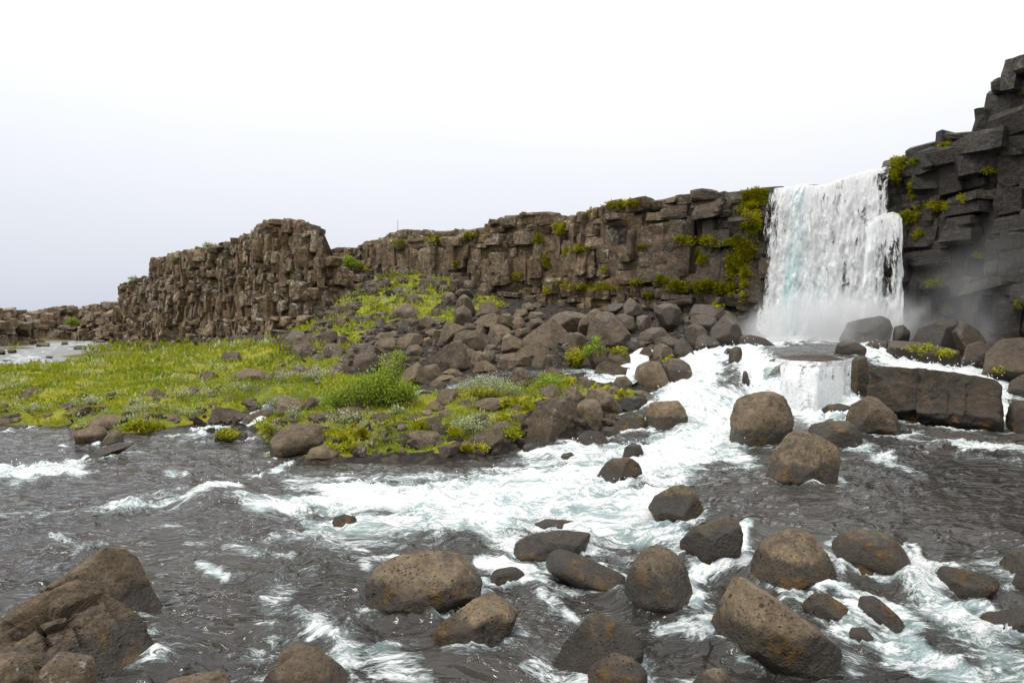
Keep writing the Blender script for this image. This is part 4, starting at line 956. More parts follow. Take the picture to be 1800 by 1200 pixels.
# --- right part of the scree, next to the pool
B('great leaning brown slab with a sharp crest in the wet scree', '1030,602 1034,572 1053,547 1078,550 1096,570 1111,590 1119,604 1100,612 1078,613', .05, .34, 0, .2, .1, base=24.5)
B('smooth grey slab resting against the sharp-crested one', '1014,580 1018,565 1040,545 1053,539 1058,552 1046,565 1034,582', .05, .46, 0, .1, .1, base=25.5)
B('thin dark slab lying below the cliff foot, right scree', '1060,548 1070,535 1095,532 1098,540 1080,551', 0, .26, 0, .1, .1, base=30)
B('shiny wrinkled grey boulder upright below the cliff', '1095,556 1096,535 1104,525 1115,527 1124,536 1132,548 1130,560 1110,560', .05, .42, 0, .2, .1, base=29)
B('broken dark boulder under the shiny upright one', '1080,580 1082,555 1095,550 1115,558 1120,575 1112,585', .1, .32, 0, .2, .1, base=27)
B('grey cracked boulder left of the big wrinkled one', '1117,580 1119,556 1130,552 1142,556 1144,578 1130,584', .1, .34, 0, .2, .1, base=28)
B('big wrinkled shiny boulder undercut at its base', '1146,542 1150,536 1172,532 1190,533 1198,548 1196,562 1182,573 1166,574 1154,556', .05, .36, 0, .2, .1, base=28)
B('dark boulder with grey top just above the brook spill', '1117,600 1125,585 1148,574 1165,575 1180,592 1175,606 1140,608', .05, .34, 0, .2, .1, base=25)
B('flat-topped dark ledge boulder at the cliff foot by the mist', '1210,556 1212,536 1235,534 1270,540 1278,550 1262,562 1225,562', .05, .32, 0, .2, .1, base=29)
B('dark split boulder beneath the flat-topped ledge boulder', '1208,575 1214,556 1235,552 1258,558 1264,570 1240,580', .05, .28, 0, .2, .1, base=28)
B('low dark boulder half hidden in the mist at scree end', '1250,560 1262,546 1282,546 1298,562 1302,578 1270,575', 0, .28, 1, .1, .1, base=29)
B('big triangular wet boulder at the pool edge, right end of scree', '1246,592 1250,576 1272,554 1286,556 1301,571 1310,592 1296,603 1275,607 1254,598', .05, .36, 0, .2, .25, base=26)
B('pointed grey boulder left of the triangular pool boulder', '1203,592 1206,576 1220,567 1236,574 1247,588 1235,602 1214,606', .05, .40, 0, .2, .1, base=26)
B('low boulder dipping into the white chute', '1218,612 1226,592 1238,586 1256,596 1268,605 1240,612 1222,618', .05, .34, 0, .2, .2, base=25)
B('mossy-topped low boulder behind the brook spill', '1148,608 1153,594 1172,590 1192,596 1190,608 1162,612', 0, .36, 0, .2, .4, base=24)
B('dark pointed boulder with white lichen dots by the chute', '1183,620 1188,600 1200,592 1212,604 1226,622 1216,633 1192,632', .3, .32, 0, .2, .3)
B('tan wedge boulder left of the pointed lichen-dotted one', '1142,630 1150,608 1165,602 1182,614 1186,628 1160,634', .1, .5, 0, .2, .3)
B('small orange-brown boulder left of the tan wedge', '1124,620 1132,610 1142,609 1148,622 1142,632 1128,630', 0, .34, 0, .1, .8)
B('round boulder draped with yellow moss beside the brook spill', '1064,640 1070,622 1085,612 1102,613 1109,630 1106,646 1080,648', 0, .36, 1, .2, .9)
B('dark triangular boulder leaning over the bright green moss', '1032,636 1040,618 1062,602 1067,612 1062,630 1045,641', 0, .30, 0, .1, .2, base=21.5)
B('broad dark boulder in the brook under the moss-draped one', '1039,662 1050,640 1062,632 1085,640 1103,648 1098,664 1070,668', .05, .32, 0, .2, .3)
B('big rounded grey boulder left of the white chute', '1113,668 1120,642 1138,633 1158,635 1172,650 1184,676 1172,686 1130,686 1116,680', .05, .44, 1, .3, .25)
B('orange algae-covered boulder in the spray of the chute', '1162,640 1172,630 1195,628 1212,640 1223,660 1205,674 1180,668', 0, .36, 1, .2, 1.2)
B('small dark boulder left of the big rounded grey one', '1078,672 1084,662 1100,660 1112,672 1108,685 1085,686', 0, .28, 1, .1, .4)
# --- centre of the scree
B('great grey triangular boulder at the lower centre of the scree', '753,634 775,612 800,597 812,598 822,620 833,642 820,655 795,656 775,650 757,642', .15, .38, 0, .2, .1)
B('wide dark triangular slab in the right centre of the scree', '917,596 945,575 972,559 990,575 1004,590 998,611 985,622 960,614 920,609', .1, .32, 0, .2, .1, base=26)
B('rounded brown overhanging boulder behind the wide triangular slab', '958,575 965,560 985,548 1010,546 1030,552 1034,566 1015,582 985,580', .05, .46, 1, .2, .1, base=28.5)
B('dark upright boulder over the moss, right of the triangular slab', '996,615 1000,588 1015,582 1033,586 1030,606 1015,622', .05, .30, 0, .2, .1, base=24.5)
B('long tilted slab with a bright top edge in the scree', '768,602 775,582 784,564 800,568 822,576 815,586 795,595 775,607', .15, .46, 0, .2, .1, base=28)
B('broad low-angled boulder left of centre, above the great grey one', '795,602 800,585 818,579 845,580 862,594 858,610 835,622 812,612', .15, .44, 0, .2, .1, base=26)
B('pale striped block facing right in the middle of the scree', '880,612 884,592 892,585 918,598 917,612 900,618', .15, .56, 0, .2, .1, base=25)
B('dark long boulder low in the centre scree', '870,642 885,622 915,618 932,624 938,640 925,650 885,650', .15, .32, 0, .2, .1)
B('flat dark boulder leaning on the wide triangular slab', '908,618 925,606 950,602 962,608 972,620 950,628 918,626', .1, .36, 0, .2, .1, base=24)
B('brown rough boulder at the lower right of the centre scree', '932,645 938,626 952,620 966,630 970,646 950,650', .15, .36, 0, .2, .1)
B('tan-topped low boulder at the edge of the brook', '829,655 836,638 852,632 868,642 878,650 850,658', .15, .62, 0, .2, .1)
B('lichen-freckled brown boulder above the tan-topped one', '824,636 832,618 845,616 862,630 864,638 840,644', .3, .5, 0, .2, .1)
B('squat dark boulder between the freckled one and the striped block', '846,622 855,606 868,603 878,614 877,628 862,636', .25, .34, 0, .2, .1, base=25.5)
B('curved brown boulder in the upper centre scree', '857,590 862,572 880,569 895,576 904,586 892,600 870,602', .1, .44, 0, .2, .1, base=27.5)
B('pale wedge boulder with shaded right end, upper scree', '831,568 845,555 865,549 884,556 888,570 870,578 845,574', .15, .55, 0, .2, .1, base=30)
B('small pale block right of the pale wedge', '876,566 882,550 896,549 903,562 900,576 885,576', .1, .5, 0, .2, .1, base=30)
B('small rounded tan boulder in a gap of the upper scree', '900,566 906,557 918,557 925,570 915,578 903,576', .1, .56, 1, .2, .1, base=29.5)
B('broad tilted dark boulder with pale scratches, top of scree', '834,550 845,536 862,528 878,540 886,553 860,558', .3, .36, 0, .2, .1, base=34)
B('dark lichen-dotted boulder at the top left of the scree pile', '797,545 804,526 815,515 828,525 840,545 825,554', .45, .34, 0, .2, .1, base=35)
B('round dark boulder with white dots under the top left one', '797,560 800,543 815,536 828,546 834,560 818,570 802,568', .45, .34, 1, .2, .1, base=33)
B('small tan boulder against the cliff foot', '912,545 920,534 930,531 944,540 938,546', .1, .62, 0, .2, .1, base=36)
B('pale low boulder under the small tan one at the cliff foot', '900,556 908,545 925,543 930,552 915,560', .1, .58, 0, .2, .1, base=33)
B('broad grey boulder at the cliff foot, right of centre', '922,562 932,548 950,547 964,558 945,564', .15, .46, 0, .2, .1, base=33)
B('brown rounded boulder over the wide triangular slab', '923,575 932,560 948,558 960,568 950,580 930,580', .1, .42, 1, .2, .1, base=30)
B('low slab bridging two boulders in the centre scree', '902,592 908,578 930,575 934,584 918,594', .1, .48, 0, .2, .1, base=28)
B('small upright stone above the flat centre boulders', '833,592 838,570 848,568 852,582 844,594', .1, .48, 0, .2, .1, base=28.5, name='stone', cat='stone')
# --- left part of the scree
B('biggest lichen-spotted round boulder high on the left scree', '685,562 688,546 705,534 722,533 736,545 740,557 726,563 700,572 690,569', .8, .40, 1, .2, .1, base=36)
B('small boulder with a white patch above the lichen-spotted one', '714,532 716,520 730,517 742,523 750,535 735,539 716,537', .9, .42, 0, .2, .1, base=40)
B('flat lichened boulder wedged under the biggest spotted one', '698,576 704,562 725,558 736,566 728,578', .7, .36, 0, .2, .1, base=34)
B('dark lichen-speckled wedge right of the flat lichened boulder', '712,584 735,566 750,554 764,564 773,576 760,584 730,588', .6, .34, 0, .2, .1, base=33.5)
B('upright dark stone left of the biggest spotted boulder', '642,570 645,553 655,551 660,565 652,574', .5, .34, 0, .2, .1, base=36, name='stone', cat='stone')
B('brown slab face turned left, below the upright dark stone', '652,580 660,563 672,556 680,570 670,582', .4, .46, 0, .2, .1, base=34)
B('pale lichened ledge stone behind the upright dark stone', '654,560 662,549 680,547 687,556 672,562', .8, .42, 0, .2, .1, base=37, name='stone', cat='stone')
B('dark boulder alone in the grass slope beside the crag', '605,548 612,538 622,535 637,543 632,551 614,552', .4, .32, 0, .2, .1)
B('small lichened stone in grass under the lone dark boulder', '592,560 600,551 614,550 616,559 602,563', .6, .4, 0, .2, .1, name='stone', cat='stone')
B('rough pale stone on the grass slope left of the dark tilted stone', '579,570 586,560 600,557 602,568 590,574', .6, .42, 0, .2, .1, name='stone', cat='stone')
B('dark tilted stone on grass, right of the rough pale one', '590,576 598,563 608,562 610,574 598,580', .4, .36, 0, .2, .1, name='stone', cat='stone')
B('rounded boulder at the far left of the scree', '515,602 518,590 532,584 548,590 551,602 538,609 520,608', .3, .38, 1, .2, .1)
B('stone with a bright white lichen patch, left scree', '553,590 556,577 565,573 575,578 574,592 560,594', .95, .42, 0, .2, .1)
B('tall dark lichened boulder right of the white-patched stone', '561,608 566,586 580,577 592,582 595,598 582,613', .6, .38, 0, .2, .1)
B('leaning grey lichened boulder beside the tall dark one', '590,606 594,590 602,587 612,596 612,608 600,610', .6, .42, 0, .2, .1)
B('wide lichen-crusted boulder under the leaning grey one', '560,624 570,610 590,604 607,612 604,626 580,630', .8, .44, 0, .2, .1)
B('brown boulder in grass at the left end of the scree', '506,627 514,612 525,608 537,616 532,628', .3, .38, 0, .2, .1)
B('small pointed dark boulder in grass, left scree foot', '531,630 538,620 545,617 553,628 545,633', .2, .34, 0, .2, .1)
B('smooth triangular brown boulder at the left scree foot', '575,640 583,624 592,620 606,632 600,641', .1, .46, 0, .2, .1)
B('low broad brown boulder at the left scree foot by the meadow', '576,655 585,641 597,636 614,644 621,655 600,659', .1, .42, 0, .2, .1)
B('dark boulder between the triangular and the great round one', '604,640 612,622 620,618 628,630 622,642', .1, .42, 0, .2, .1)
B('large round dark boulder in the left scree', '618,645 622,626 640,617 658,618 669,632 664,650 645,657 626,654', .15, .34, 1, .2, .1)
B('rounded boulder with curved layers, middle of left scree', '656,612 664,598 682,592 698,600 695,616 676,623', .15, .46, 1, .2, .1)
B('flat tan slab on top of the curved-layer boulder', '654,594 668,585 690,583 701,591 690,600 665,600', .2, .56, 0, .2, .1)
B('broad rough boulder left of the small rounded pair', '692,612 700,594 718,585 742,588 746,602 725,618', .15, .44, 0, .2, .1)
B('smooth rounded boulder at centre left of the scree', '710,622 718,608 735,604 746,618 740,633 720,635', .1, .40, 1, .2, .1)
B('small pale tilted stone above the smooth rounded boulder', '738,606 745,594 756,592 760,604 748,610', .1, .56, 0, .2, .1, name='stone', cat='stone')
B('dark grey boulder under the smooth rounded one, left', '687,640 692,620 708,615 722,632 718,646', .15, .36, 0, .2, .1)
B('small brown stone between layered boulder and dark grey boulder', '667,636 672,624 684,621 690,632 680,639', .1, .46, 0, .2, .1, name='stone', cat='stone')
B('lichened boulder under the dark speckled wedge, left', '676,588 684,574 700,571 713,582 700,592', .6, .38, 0, .2, .1, base=33)
B('flat lichened stone at the grass edge of the left scree', '632,592 645,579 662,577 660,588 642,595', .7, .38, 0, .2, .1)
B('dark stone below the flat lichened one at the grass edge', '634,602 645,590 660,588 662,600 645,606', .4, .36, 0, .2, .1)
B('tall pale slab left of the long tilted slab', '744,600 748,582 762,576 776,584 770,604', .2, .52, 0, .2, .1, base=30)
B('large rough boulder beside the willow bush', '700,668 714,648 734,635 746,650 757,674 748,684 715,680', .2, .40, 0, .2, .15)
B('rounded grey boulder at the brook right of the rough one', '739,657 745,642 768,639 778,656 770,666 750,670', .1, .38, 1, .2, .15)
B('small orange-tinted round stone above the brook boulders', '735,634 740,628 750,628 754,636 745,642', 0, .46, 1, .1, .3, name='stone', cat='stone')
B('flat tan slab at the brook, upper one', '775,655 788,648 805,649 818,658 800,662', .1, .64, 0, .2, .1)
B('flat tan slab at the brook, lower one', '757,669 775,659 800,658 800,666 775,673', .1, .62, 0, .2, .1)
B('low orange-mossed rock in the brook', '783,672 795,664 815,662 823,668 808,675', 0, .4, 0, .1, .8)
B('dark wet rock at the small brook spill', '751,690 757,672 772,667 786,676 776,690', 0, .3, 0, .1, .4)
B('low brown boulder right of the large round dark one', '668,655 676,640 690,635 700,648 690,658', .1, .38, 0, .2, .1)
# lichen rubble on the slope between crag and wall
GUL = ['brown boulder leaning at the left edge of the gully grass', 'low lichened boulder highest in the gully under the cliff', 'lichened boulder low on the gully grass, left of the pair', 'left boulder of the lichened pair under the cliff corner',
       'darker boulder in front of the lichened pair', 'small lichened boulder in the grass at the cliff foot', 'white-crusted boulder against the cliff above the scree', 'right neighbour of the white-crusted boulder at the cliff foot', 'low boulder at the cliff foot right of the gully',
       'small speckled boulder in the lower gully grass', 'little stone between white-crusted boulder and scree top', 'stone perched left of the round gully bush', 'flat stone on the crag flank beside the gully', 'lower flat stone at the tail of the crag rubble']
for k, bx in enumerate(['672,487 688,500', '700,470 722,486', '735,508 752,520', '770,500 790,518', '776,514 800,532', '748,486 768,500', '790,490 812,512', '815,492 835,508', '838,505 860,522', '757,540 775,556', '806,512 822,524', '640,470 655,482', '620,498 645,512', '650,508 668,520']):
    B(GUL[k], '%s,%s %s,%s' % tuple(bx.replace(' ', ',').split(',')), .9, .42, 0, .2, .1, group='lichened boulders in the gully')
# --- river bank in the middle
B('biggest dark bank boulder with lichen dots at the rapids edge', '922,770 930,735 945,706 985,695 1000,692 1011,710 1020,746 1012,768 990,780 960,780', .35, .36, 0, .3, .2)
B('reddish grey boulder behind the biggest bank boulder', '938,702 950,682 970,673 985,684 997,700 975,708', .3, .48, 0, .3, .1)
B('small tan boulder right of the reddish grey one', '984,702 990,684 1005,678 1022,690 1028,702 1005,708', .3, .52, 0, .3, .1)
B('rounded grey boulder right of the biggest bank boulder', '1011,745 1013,712 1025,702 1050,701 1062,720 1062,745 1042,756 1022,750', .3, .48, 1, .3, .15)
B('long tan boulder above the rounded grey one', '1028,702 1033,684 1060,682 1078,695 1099,716 1095,728 1070,730 1045,715', .25, .58, 0, .3, .1)
B('squared tan block at the water edge left of the chute', '1133,758 1136,725 1142,706 1165,705 1190,703 1209,716 1209,750 1200,762', .1, .66, 0, .5, .18)
B('dark flat rock peeking out behind the squared tan block', '1180,712 1195,702 1215,705 1230,716 1210,720', 0, .36, 1, .2, .5)
B('long sloping boulder left of the squared tan block', '1066,756 1085,738 1115,724 1130,728 1138,745 1130,760 1090,762', .1, .44, 0, .3, .3)
B('low flat boulder with yellow algae behind the sloping one', '1085,715 1095,697 1120,696 1138,702 1136,722 1105,726', .1, .36, 0, .2, .5)
B('low orange rock at the foam edge above the flat boulder', '1098,697 1110,686 1130,685 1146,694 1130,700', 0, .44, 1, .1, .9)
B('small orange-topped rock awash under the sloping boulder', '1051,764 1060,750 1080,750 1099,764 1075,768', 0, .38, 1, .2, .8)
B('angular dark rock with orange algae in the white water', '1008,790 1014,768 1030,755 1055,757 1068,770 1076,786 1050,796 1025,796', .1, .38, 0, .3, .7)
B('low brown slab right of the small brook boulder', '1057,690 1065,678 1085,679 1098,692 1080,699', .1, .48, 0, .2, .1)
B('small ribbed boulder beside yellow moss at the brook', '1012,672 1018,661 1032,662 1042,676 1025,681', .2, .5, 0, .2, .1)
B('low slab under the small ribbed boulder', '1005,684 1010,673 1026,676 1034,688 1015,692', .2, .48, 0, .2, .1)
B('dark tilted boulder behind the silver willow', '896,665 900,650 912,644 928,652 936,668 925,682 908,676', .3, .40, 0, .3, .1)
B('low dark boulder right of the tilted one at the brook', '950,660 962,648 972,644 990,655 996,664 970,668', .2, .38, 0, .2, .1)
B('wide flat slab in the bank grass', '828,712 850,700 885,697 905,702 900,716 870,728 845,722', .15, .48, 0, .3, .1)
B('slab end with a dark notch above the wide flat slab', '873,700 890,693 925,692 939,700 935,710 900,708', .2, .46, 0, .3, .1)
B('curved slab right of the wide flat slab', '885,724 900,711 922,708 938,718 930,730 905,728', .2, .46, 0, .3, .1)
B('brown cracked boulder left of the biggest bank boulder', '891,745 897,730 915,724 932,732 930,750 905,754', .25, .44, 0, .3, .1)
B('grey lumpy boulder above the undercut pair', '863,755 870,742 890,738 904,750 900,764 880,766', .3, .5, 1, .3, .1)
B('tilted two-block boulder overhanging the water edge', '814,782 830,765 855,754 876,750 891,762 882,778 858,783 850,797 838,802 822,794', .25, .52, 0, .4, .15)
B('wide undercut boulder with a dark hollow at the bank', '713,778 717,760 735,756 765,757 781,768 780,788 745,794 722,790', .2, .52, 1, .5, .15)
B('dark pointed boulder in the bank moss', '768,742 772,724 784,717 797,726 803,742 785,748', .2, .38, 0, .3, .1)
B('grey wedge boulder above the dark pointed one', '747,720 755,706 765,704 783,716 775,726', .2, .46, 0, .3, .1)
B('big reddish boulder right of the willow bush', '762,708 770,688 785,682 805,685 811,700 800,714 775,714', .25, .44, 0, .3, .1)
B('dark boulder left end of the wide flat slab', '801,716 808,704 825,701 834,710 828,722 808,722', .2, .40, 0, .3, .1)
B('brown boulder near the bush foot with red grit', '652,742 656,728 675,724 695,727 698,740 675,750', .35, .46, 0, .4, .1)
B('dark lichened stone under the bush', '685,726 695,715 710,714 723,724 710,732', .4, .36, 0, .3, .1, name='stone', cat='stone')
B('grey pointed stone right of the brown gritty boulder', '711,744 720,730 732,725 746,736 744,746 725,748', .3, .46, 0, .3, .1, name='stone', cat='stone')
B('rounded stone right of the grey pointed stone', '736,732 742,721 756,719 767,728 762,737 745,738', .3, .42, 1, .3, .1, name='stone', cat='stone')
B('small dome stone below the grey pointed stone', '694,760 699,748 710,744 722,754 718,764', .3, .46, 1, .3, .1, name='stone', cat='stone')
B('rough lichened stone on the bank above the waterline', '659,770 665,758 678,755 692,762 688,773', .6, .46, 0, .3, .1, name='stone', cat='stone')
B('dark wet stone at the waterline, left of undercut boulder', '644,790 650,775 660,769 674,780 670,792', .1, .26, 0, .2, .3, name='stone', cat='stone')
B('low dark mossy stone at the waterline', '617,790 625,778 640,776 648,788', 0, .28, 1, .2, .4, name='stone', cat='stone')
B('brown stone half sunk in moss behind the undercut boulder', '752,750 758,741 768,741 773,750 765,754', .3, .42, 1, .3, .1, name='stone', cat='stone')
B('flat pinkish slab in moss, left of the bush foot', '588,730 600,717 625,713 647,722 640,736 610,738', .15, .52, 0, .3, .1)
B('second flat pinkish slab, next to white flowers', '537,735 550,725 580,723 596,734 585,742 555,742', .15, .50, 0, .3, .1)
B('large rounded brown boulder at the left bank corner', '472,792 476,770 500,750 540,742 562,744 573,760 566,782 530,797 485,805', .15, .50, 1, .4, .2)
B('low rounded boulder at the water beside the bank corner one', '534,802 545,788 570,780 595,785 613,792 595,804 560,808', .1, .50, 1, .4, .2)
B('grey stone under silver leaves above the bank corner boulder', '462,756 470,740 490,733 500,744 490,758', .2, .48, 0, .3, .1, name='stone', cat='stone')
B('dark boulder with mossy top by the brook outlet', '484,726 488,704 500,697 520,698 540,708 538,724 510,732', .25, .44, 1, .4, .1)
B('dark crumbly boulder adjoining the mossy-topped one', '533,716 540,700 552,696 562,704 558,720', .25, .34, 0, .3, .1)
B('wet brown rock in the white edge below the biggest bank boulder', '914,795 920,782 935,778 950,790 945,800', 0, .34, 1, .1, .5, name='stone', cat='stone')
B('wet stone half under foam right of the wet brown rock', '980,810 988,797 1005,794 1015,806 1000,815', 0, .34, 1, .1, .5, name='stone', cat='stone')
# --- left meadow and river edge
B('dark brown block at the brook outlet', '366,742 372,720 380,715 410,718 432,728 430,744 395,746', .1, .34, 0, .2, .25)
B('wet low rock beside the dark brown outlet block', '424,744 435,730 455,720 480,718 484,730 460,742', .05, .36, 1, .2, .3)
B('rust-mossed rock standing in the outlet', '374,776 380,758 395,750 420,756 436,760 437,774 405,780', 0, .30, 1, .2, 1.5)
B('small dark stone in the outlet rapids', '358,763 365,752 378,750 380,762', 0, .3, 0, .2, .5, name='stone', cat='stone')
B('smooth back lump of the left bank outcrop', '148,748 165,734 190,727 215,730 236,748 225,758 165,758', .05, .58, 2, .3, .2)
B('rounded front lump of the left bank outcrop', '126,772 128,758 150,750 183,748 192,760 172,778 145,785', .05, .56, 2, .3, .2)
B('right lump of the left bank outcrop at the water', '165,785 192,758 212,752 221,770 216,780 188,788', .05, .56, 2, .3, .2)
B('long flat dark rock in the water below the left outcrop', '138,810 165,793 205,778 241,776 215,795 160,811', 0, .32, 1, .2, .5)
B('lichened triangular rock at the far left of the meadow', '31,696 45,684 58,681 80,690 72,702 45,706', .6, .38, 0, .2, .1)
B('grey slab tilted in the moss left of the outcrop', '96,720 108,710 122,707 134,713 120,722', .3, .48, 0, .2, .1)
B('dark mossy stone at the left edge waterline', '-20,722 0,710 16,708 18,716 5,724', .0, .26, 1, .2, .4, name='stone', cat='stone')
B('flat striped rock in shallow water at left edge', '-20,746 0,736 35,732 42,738 15,748', 0, .42, 1, .2, .4)
B('moss-tufted tiny rock in the shallows at left', '22,754 32,746 48,746 50,752 34,757', 0, .36, 1, .2, 1.5, name='stone', cat='stone')
B('white-spotted triangular rock in the meadow centre left', '239,700 252,688 272,681 290,690 303,697 285,704 250,706', .8, .38, 0, .2, .1)
B('dark egg-shaped stone right of the white-spotted triangle', '322,694 330,682 344,676 350,684 345,694 332,698', .4, .40, 1, .2, .1, name='stone', cat='stone')
B('low dark rock among green shrubs in the meadow', '386,708 398,696 412,693 431,701 425,710', .2, .40, 0, .2, .1)
B('rounded brown stone at the outlet bank', '288,742 294,730 305,726 320,735 318,744', .1, .42, 1, .2, .2, name='stone', cat='stone')
B('grey stone at the bank right of the left outcrop', '240,738 250,728 262,726 268,736 255,742', .1, .46, 1, .2, .1, name='stone', cat='stone')
B('pale grey stone low by the moss hummock', '238,748 246,738 260,736 268,744 255,750', .1, .50, 1, .2, .1, name='stone', cat='stone')
B('lichen-crowned boulder alone in the far meadow', '386,634 390,620 402,615 420,619 430,634 405,638', .8, .42, 0, .2, .1)
B('broad smooth boulder with a hole beside the meadow brook', '406,672 412,655 430,647 460,650 482,660 475,674 440,677', .2, .52, 1, .3, .1)
B('low long rock right of the broad smooth boulder', '470,664 480,652 500,648 512,656 500,665', .1, .52, 1, .2, .1)
B('dark lichened rock above the low long rock', '476,650 485,641 500,637 508,643 500,651', .5, .38, 0, .2, .1)
B('smooth pinkish boulder at the left foot of the scree', '497,661 505,650 525,649 538,660 520,664', .1, .5, 1, .2, .1)
B('pinkish boulder behind the smooth foot boulder', '508,652 518,643 532,641 546,652 535,660', .1, .48, 1, .2, .1)
B('third pinkish boulder, at the grass edge', '535,655 542,644 556,641 566,652 552,660', .1, .46, 1, .2, .1)
B('brown boulder on the left bank of the meadow brook', '346,668 354,655 366,650 382,656 390,666 370,671', .1, .44, 0, .2, .1)
B('dark stone left of the brown brook boulder', '331,664 338,654 348,653 352,662', .1, .38, 0, .2, .1, name='stone', cat='stone')
B('rough lichened rock in far grass under the crag, left', '247,612 254,604 266,602 279,609 270,614', .7, .42, 0, .2, .1)
B('dark rock in far grass under the crag', '296,611 304,605 312,603 320,609 310,613', .3, .34, 0, .2, .1)
B('tiny dark rock in far grass, right of the other', '364,616 370,611 376,611 381,616', .3, .36, 0, .2, .1, name='stone', cat='stone')
B('tiny brown stone in the middle of the meadow', '130,680 136,674 144,675 146,681', .2, .42, 0, .2, .1, name='stone', cat='stone')
for lab, bx in [('flat rock in the far river, nearest the left knoll', '63,601,88,610'), ('rounded rock by the mossy tongue in the far river', '129,607,152,615'), ('small rock in midstream of the far river', '108,600,120,607'),
                ('pale flat rock at the far end of the far river', '167,597,185,603'), ('low dark pointed rock in the far river', '80,625,93,630'), ('dark stone at the near shore of the far river', '86,638,101,643'),
                ('long dark stone beside the near-shore stone of the far river', '106,640,128,646'), ('square rock at the left shore of the far river', '-4,614,10,624'), ('round rock at the left shore of the far river', '12,613,30,622'), ('thin dark stone showing at the left of the far river', '4,632,20,635')]:
    x0, y0, x1, y1 = bx.split(','); B(lab, f'{x0},{y0} {x1},{y1}', .2, .40, 1, .2, .15)

# ------------------------------------------------------------------ loose rubble between the big stones (too many to count)
RUB = [block_proto(200 + k, 4, .25, 14) for k in range(16)]
def rubble(name, label, regions, n, smin, smax, seed, water=False):
    r = np.random.RandomState(seed); Vs, Fs, Ms, b = [], [], [], 0
    for i in range(n):
        x0, y0, x1, y1, wgt = regions[r.choice(len(regions), p=np.array([g[4] for g in regions]) / sum(g[4] for g in regions))]
        h = hit(r.uniform(x0, x1), r.uniform(y0, y1), use_water=water)
        if h[1] > 70: continue
        s = smin * (smax / smin) ** (r.rand() ** 2.2)
        A = np.array(Matrix.Rotation(r.uniform(0, 6.3), 3, 'Z') @ Matrix.Rotation(r.normal(0, .5), 3, 'X') @ Matrix.Diagonal((s * r.uniform(.8, 1.4), s, s * r.uniform(.5, .9))))
        V = RUB[r.randint(16)] @ A.T + h + (0, 0, s * .15)
        Vs.append(V); Fs.append(CUBE4[1] + b); b += len(V)
        Ms.append(np.tile([.9, r.uniform(.2, .8), r.uniform(.10, .36), .2], (len(V), 1)))
    o = link(name, mesh_np(name, np.concatenate(Vs), np.concatenate(Fs), False, M_BOULDER, {'mask': np.concatenate(Ms)}))
    return tag(o, label, kind='stuff')
rubble('scree_rubble', 'loose dark rubble filling the gaps of the scree', [(600, 560, 780, 655, 2.2), (760, 530, 1010, 650, 2.6), (1000, 545, 1240, 620, 1.6), (500, 580, 620, 640, .7), (560, 520, 700, 570, .5)], 480, .10, .38, 71)
rubble('bank_rubble', 'small stones strewn along the mossy river bank', [(470, 735, 930, 800, 2), (930, 670, 1130, 760, 1.4), (60, 690, 470, 760, 1), (0, 715, 480, 745, .8), (300, 610, 560, 680, .5), (1060, 740, 1130, 765, .5)], 380, .04, .17, 72)
rubble('crag_talus', 'small broken stones along the foot of the crag', [(215, 598, 420, 608, 1), (420, 590, 560, 605, 1.2), (540, 530, 640, 580, 1.4), (600, 485, 690, 520, 1.5), (700, 490, 860, 530, .8)], 420, .12, .5, 73)
# ------------------------------------------------------------------ the river sheet, shaped round the stones that stand in it
lnY = np.concatenate([np.arange(math.log(1.2), math.log(48), 0.0078), np.linspace(math.log(48), math.log(150), 50)[1:]])
uu = np.concatenate([np.linspace(-1.7, -0.86, 90)[:-1], np.arange(-0.86, 0.86, 0.0042), np.linspace(0.862, 1.7, 60)])
UU, LY = np.meshgrid(uu, lnY)
Yw = np.exp(LY).ravel(); Xw = (UU.ravel() * Yw)
Zw = water_base(Xw, Yw)
FM = foam_at(Xw, Yw, Zw)
# water piles up and froths where it meets a stone
nring = fbm(xy3(Xw * 2.2, Yw * 2.2, 15.0), 3); pile = np.zeros(len(Xw))
for (cx, cy, ux, uy, hw, t) in FEET:
    k = np.nonzero((np.abs(Xw - cx) < hw + t + .6) & (np.abs(Yw - cy) < hw + t + .6))[0]
    if not len(k): continue
    a = (Xw[k] - cx) * ux + (Yw[k] - cy) * uy; b = -(Xw[k] - cx) * uy + (Yw[k] - cy) * ux
    e = np.sqrt((a / hw) ** 2 + (b / t) ** 2); dd = (e - 1.0) * min(hw, t)
    ring = np.exp(-(dd / 0.11) ** 2)
    FM[k] = np.maximum(FM[k], ring * (0.50 + 0.45 * nring[k] + 0.25 * (FM[k] > .1)))
    pile[k] += 0.03 * np.exp(-(dd / 0.16) ** 2) * (0.4 + (a > 0))
# waves: long across the flow near the weir, choppy in white water; slack in the far reach
calm = 0.5 + 0.5 * sstep(0.0, 0.4, FM)
wx = Xw + 0.5 * fbm(xy3(Xw * .5, Yw * .5, 2.), 3); wy = Yw + 0.35 * fbm(xy3(Xw * .6, Yw * .6, 12.), 3)
wave = fbm(xy3(wx * 0.9 + wy * .25, wy * 2.0, 1.0), 3) * 0.060
chop = ridged(xy3(wx * 1.5 + wy * .6, wy * 3.2, 4.0), 4) * 0.045
fine = fbm(xy3(wx * 5 + wy * 2, wy * 11, 6.0), 2) * 0.012
fo = fbm(xy3(wx * 2.6, wy * 4.5, 9.0), 4)
far = np.clip(9.0 / Yw, 0.3, 1.0)
Zs = Zw + (wave + chop - 0.03) * (0.5 + 0.5 * calm) + fine + FM * (0.045 * fo + 0.02) + np.maximum(FM - 0.5, 0) * 0.10 * np.maximum(fo, -0.3)
Zs = Zw + (Zs - Zw) * np.where(Yw > 40, 0.25, 1.0)
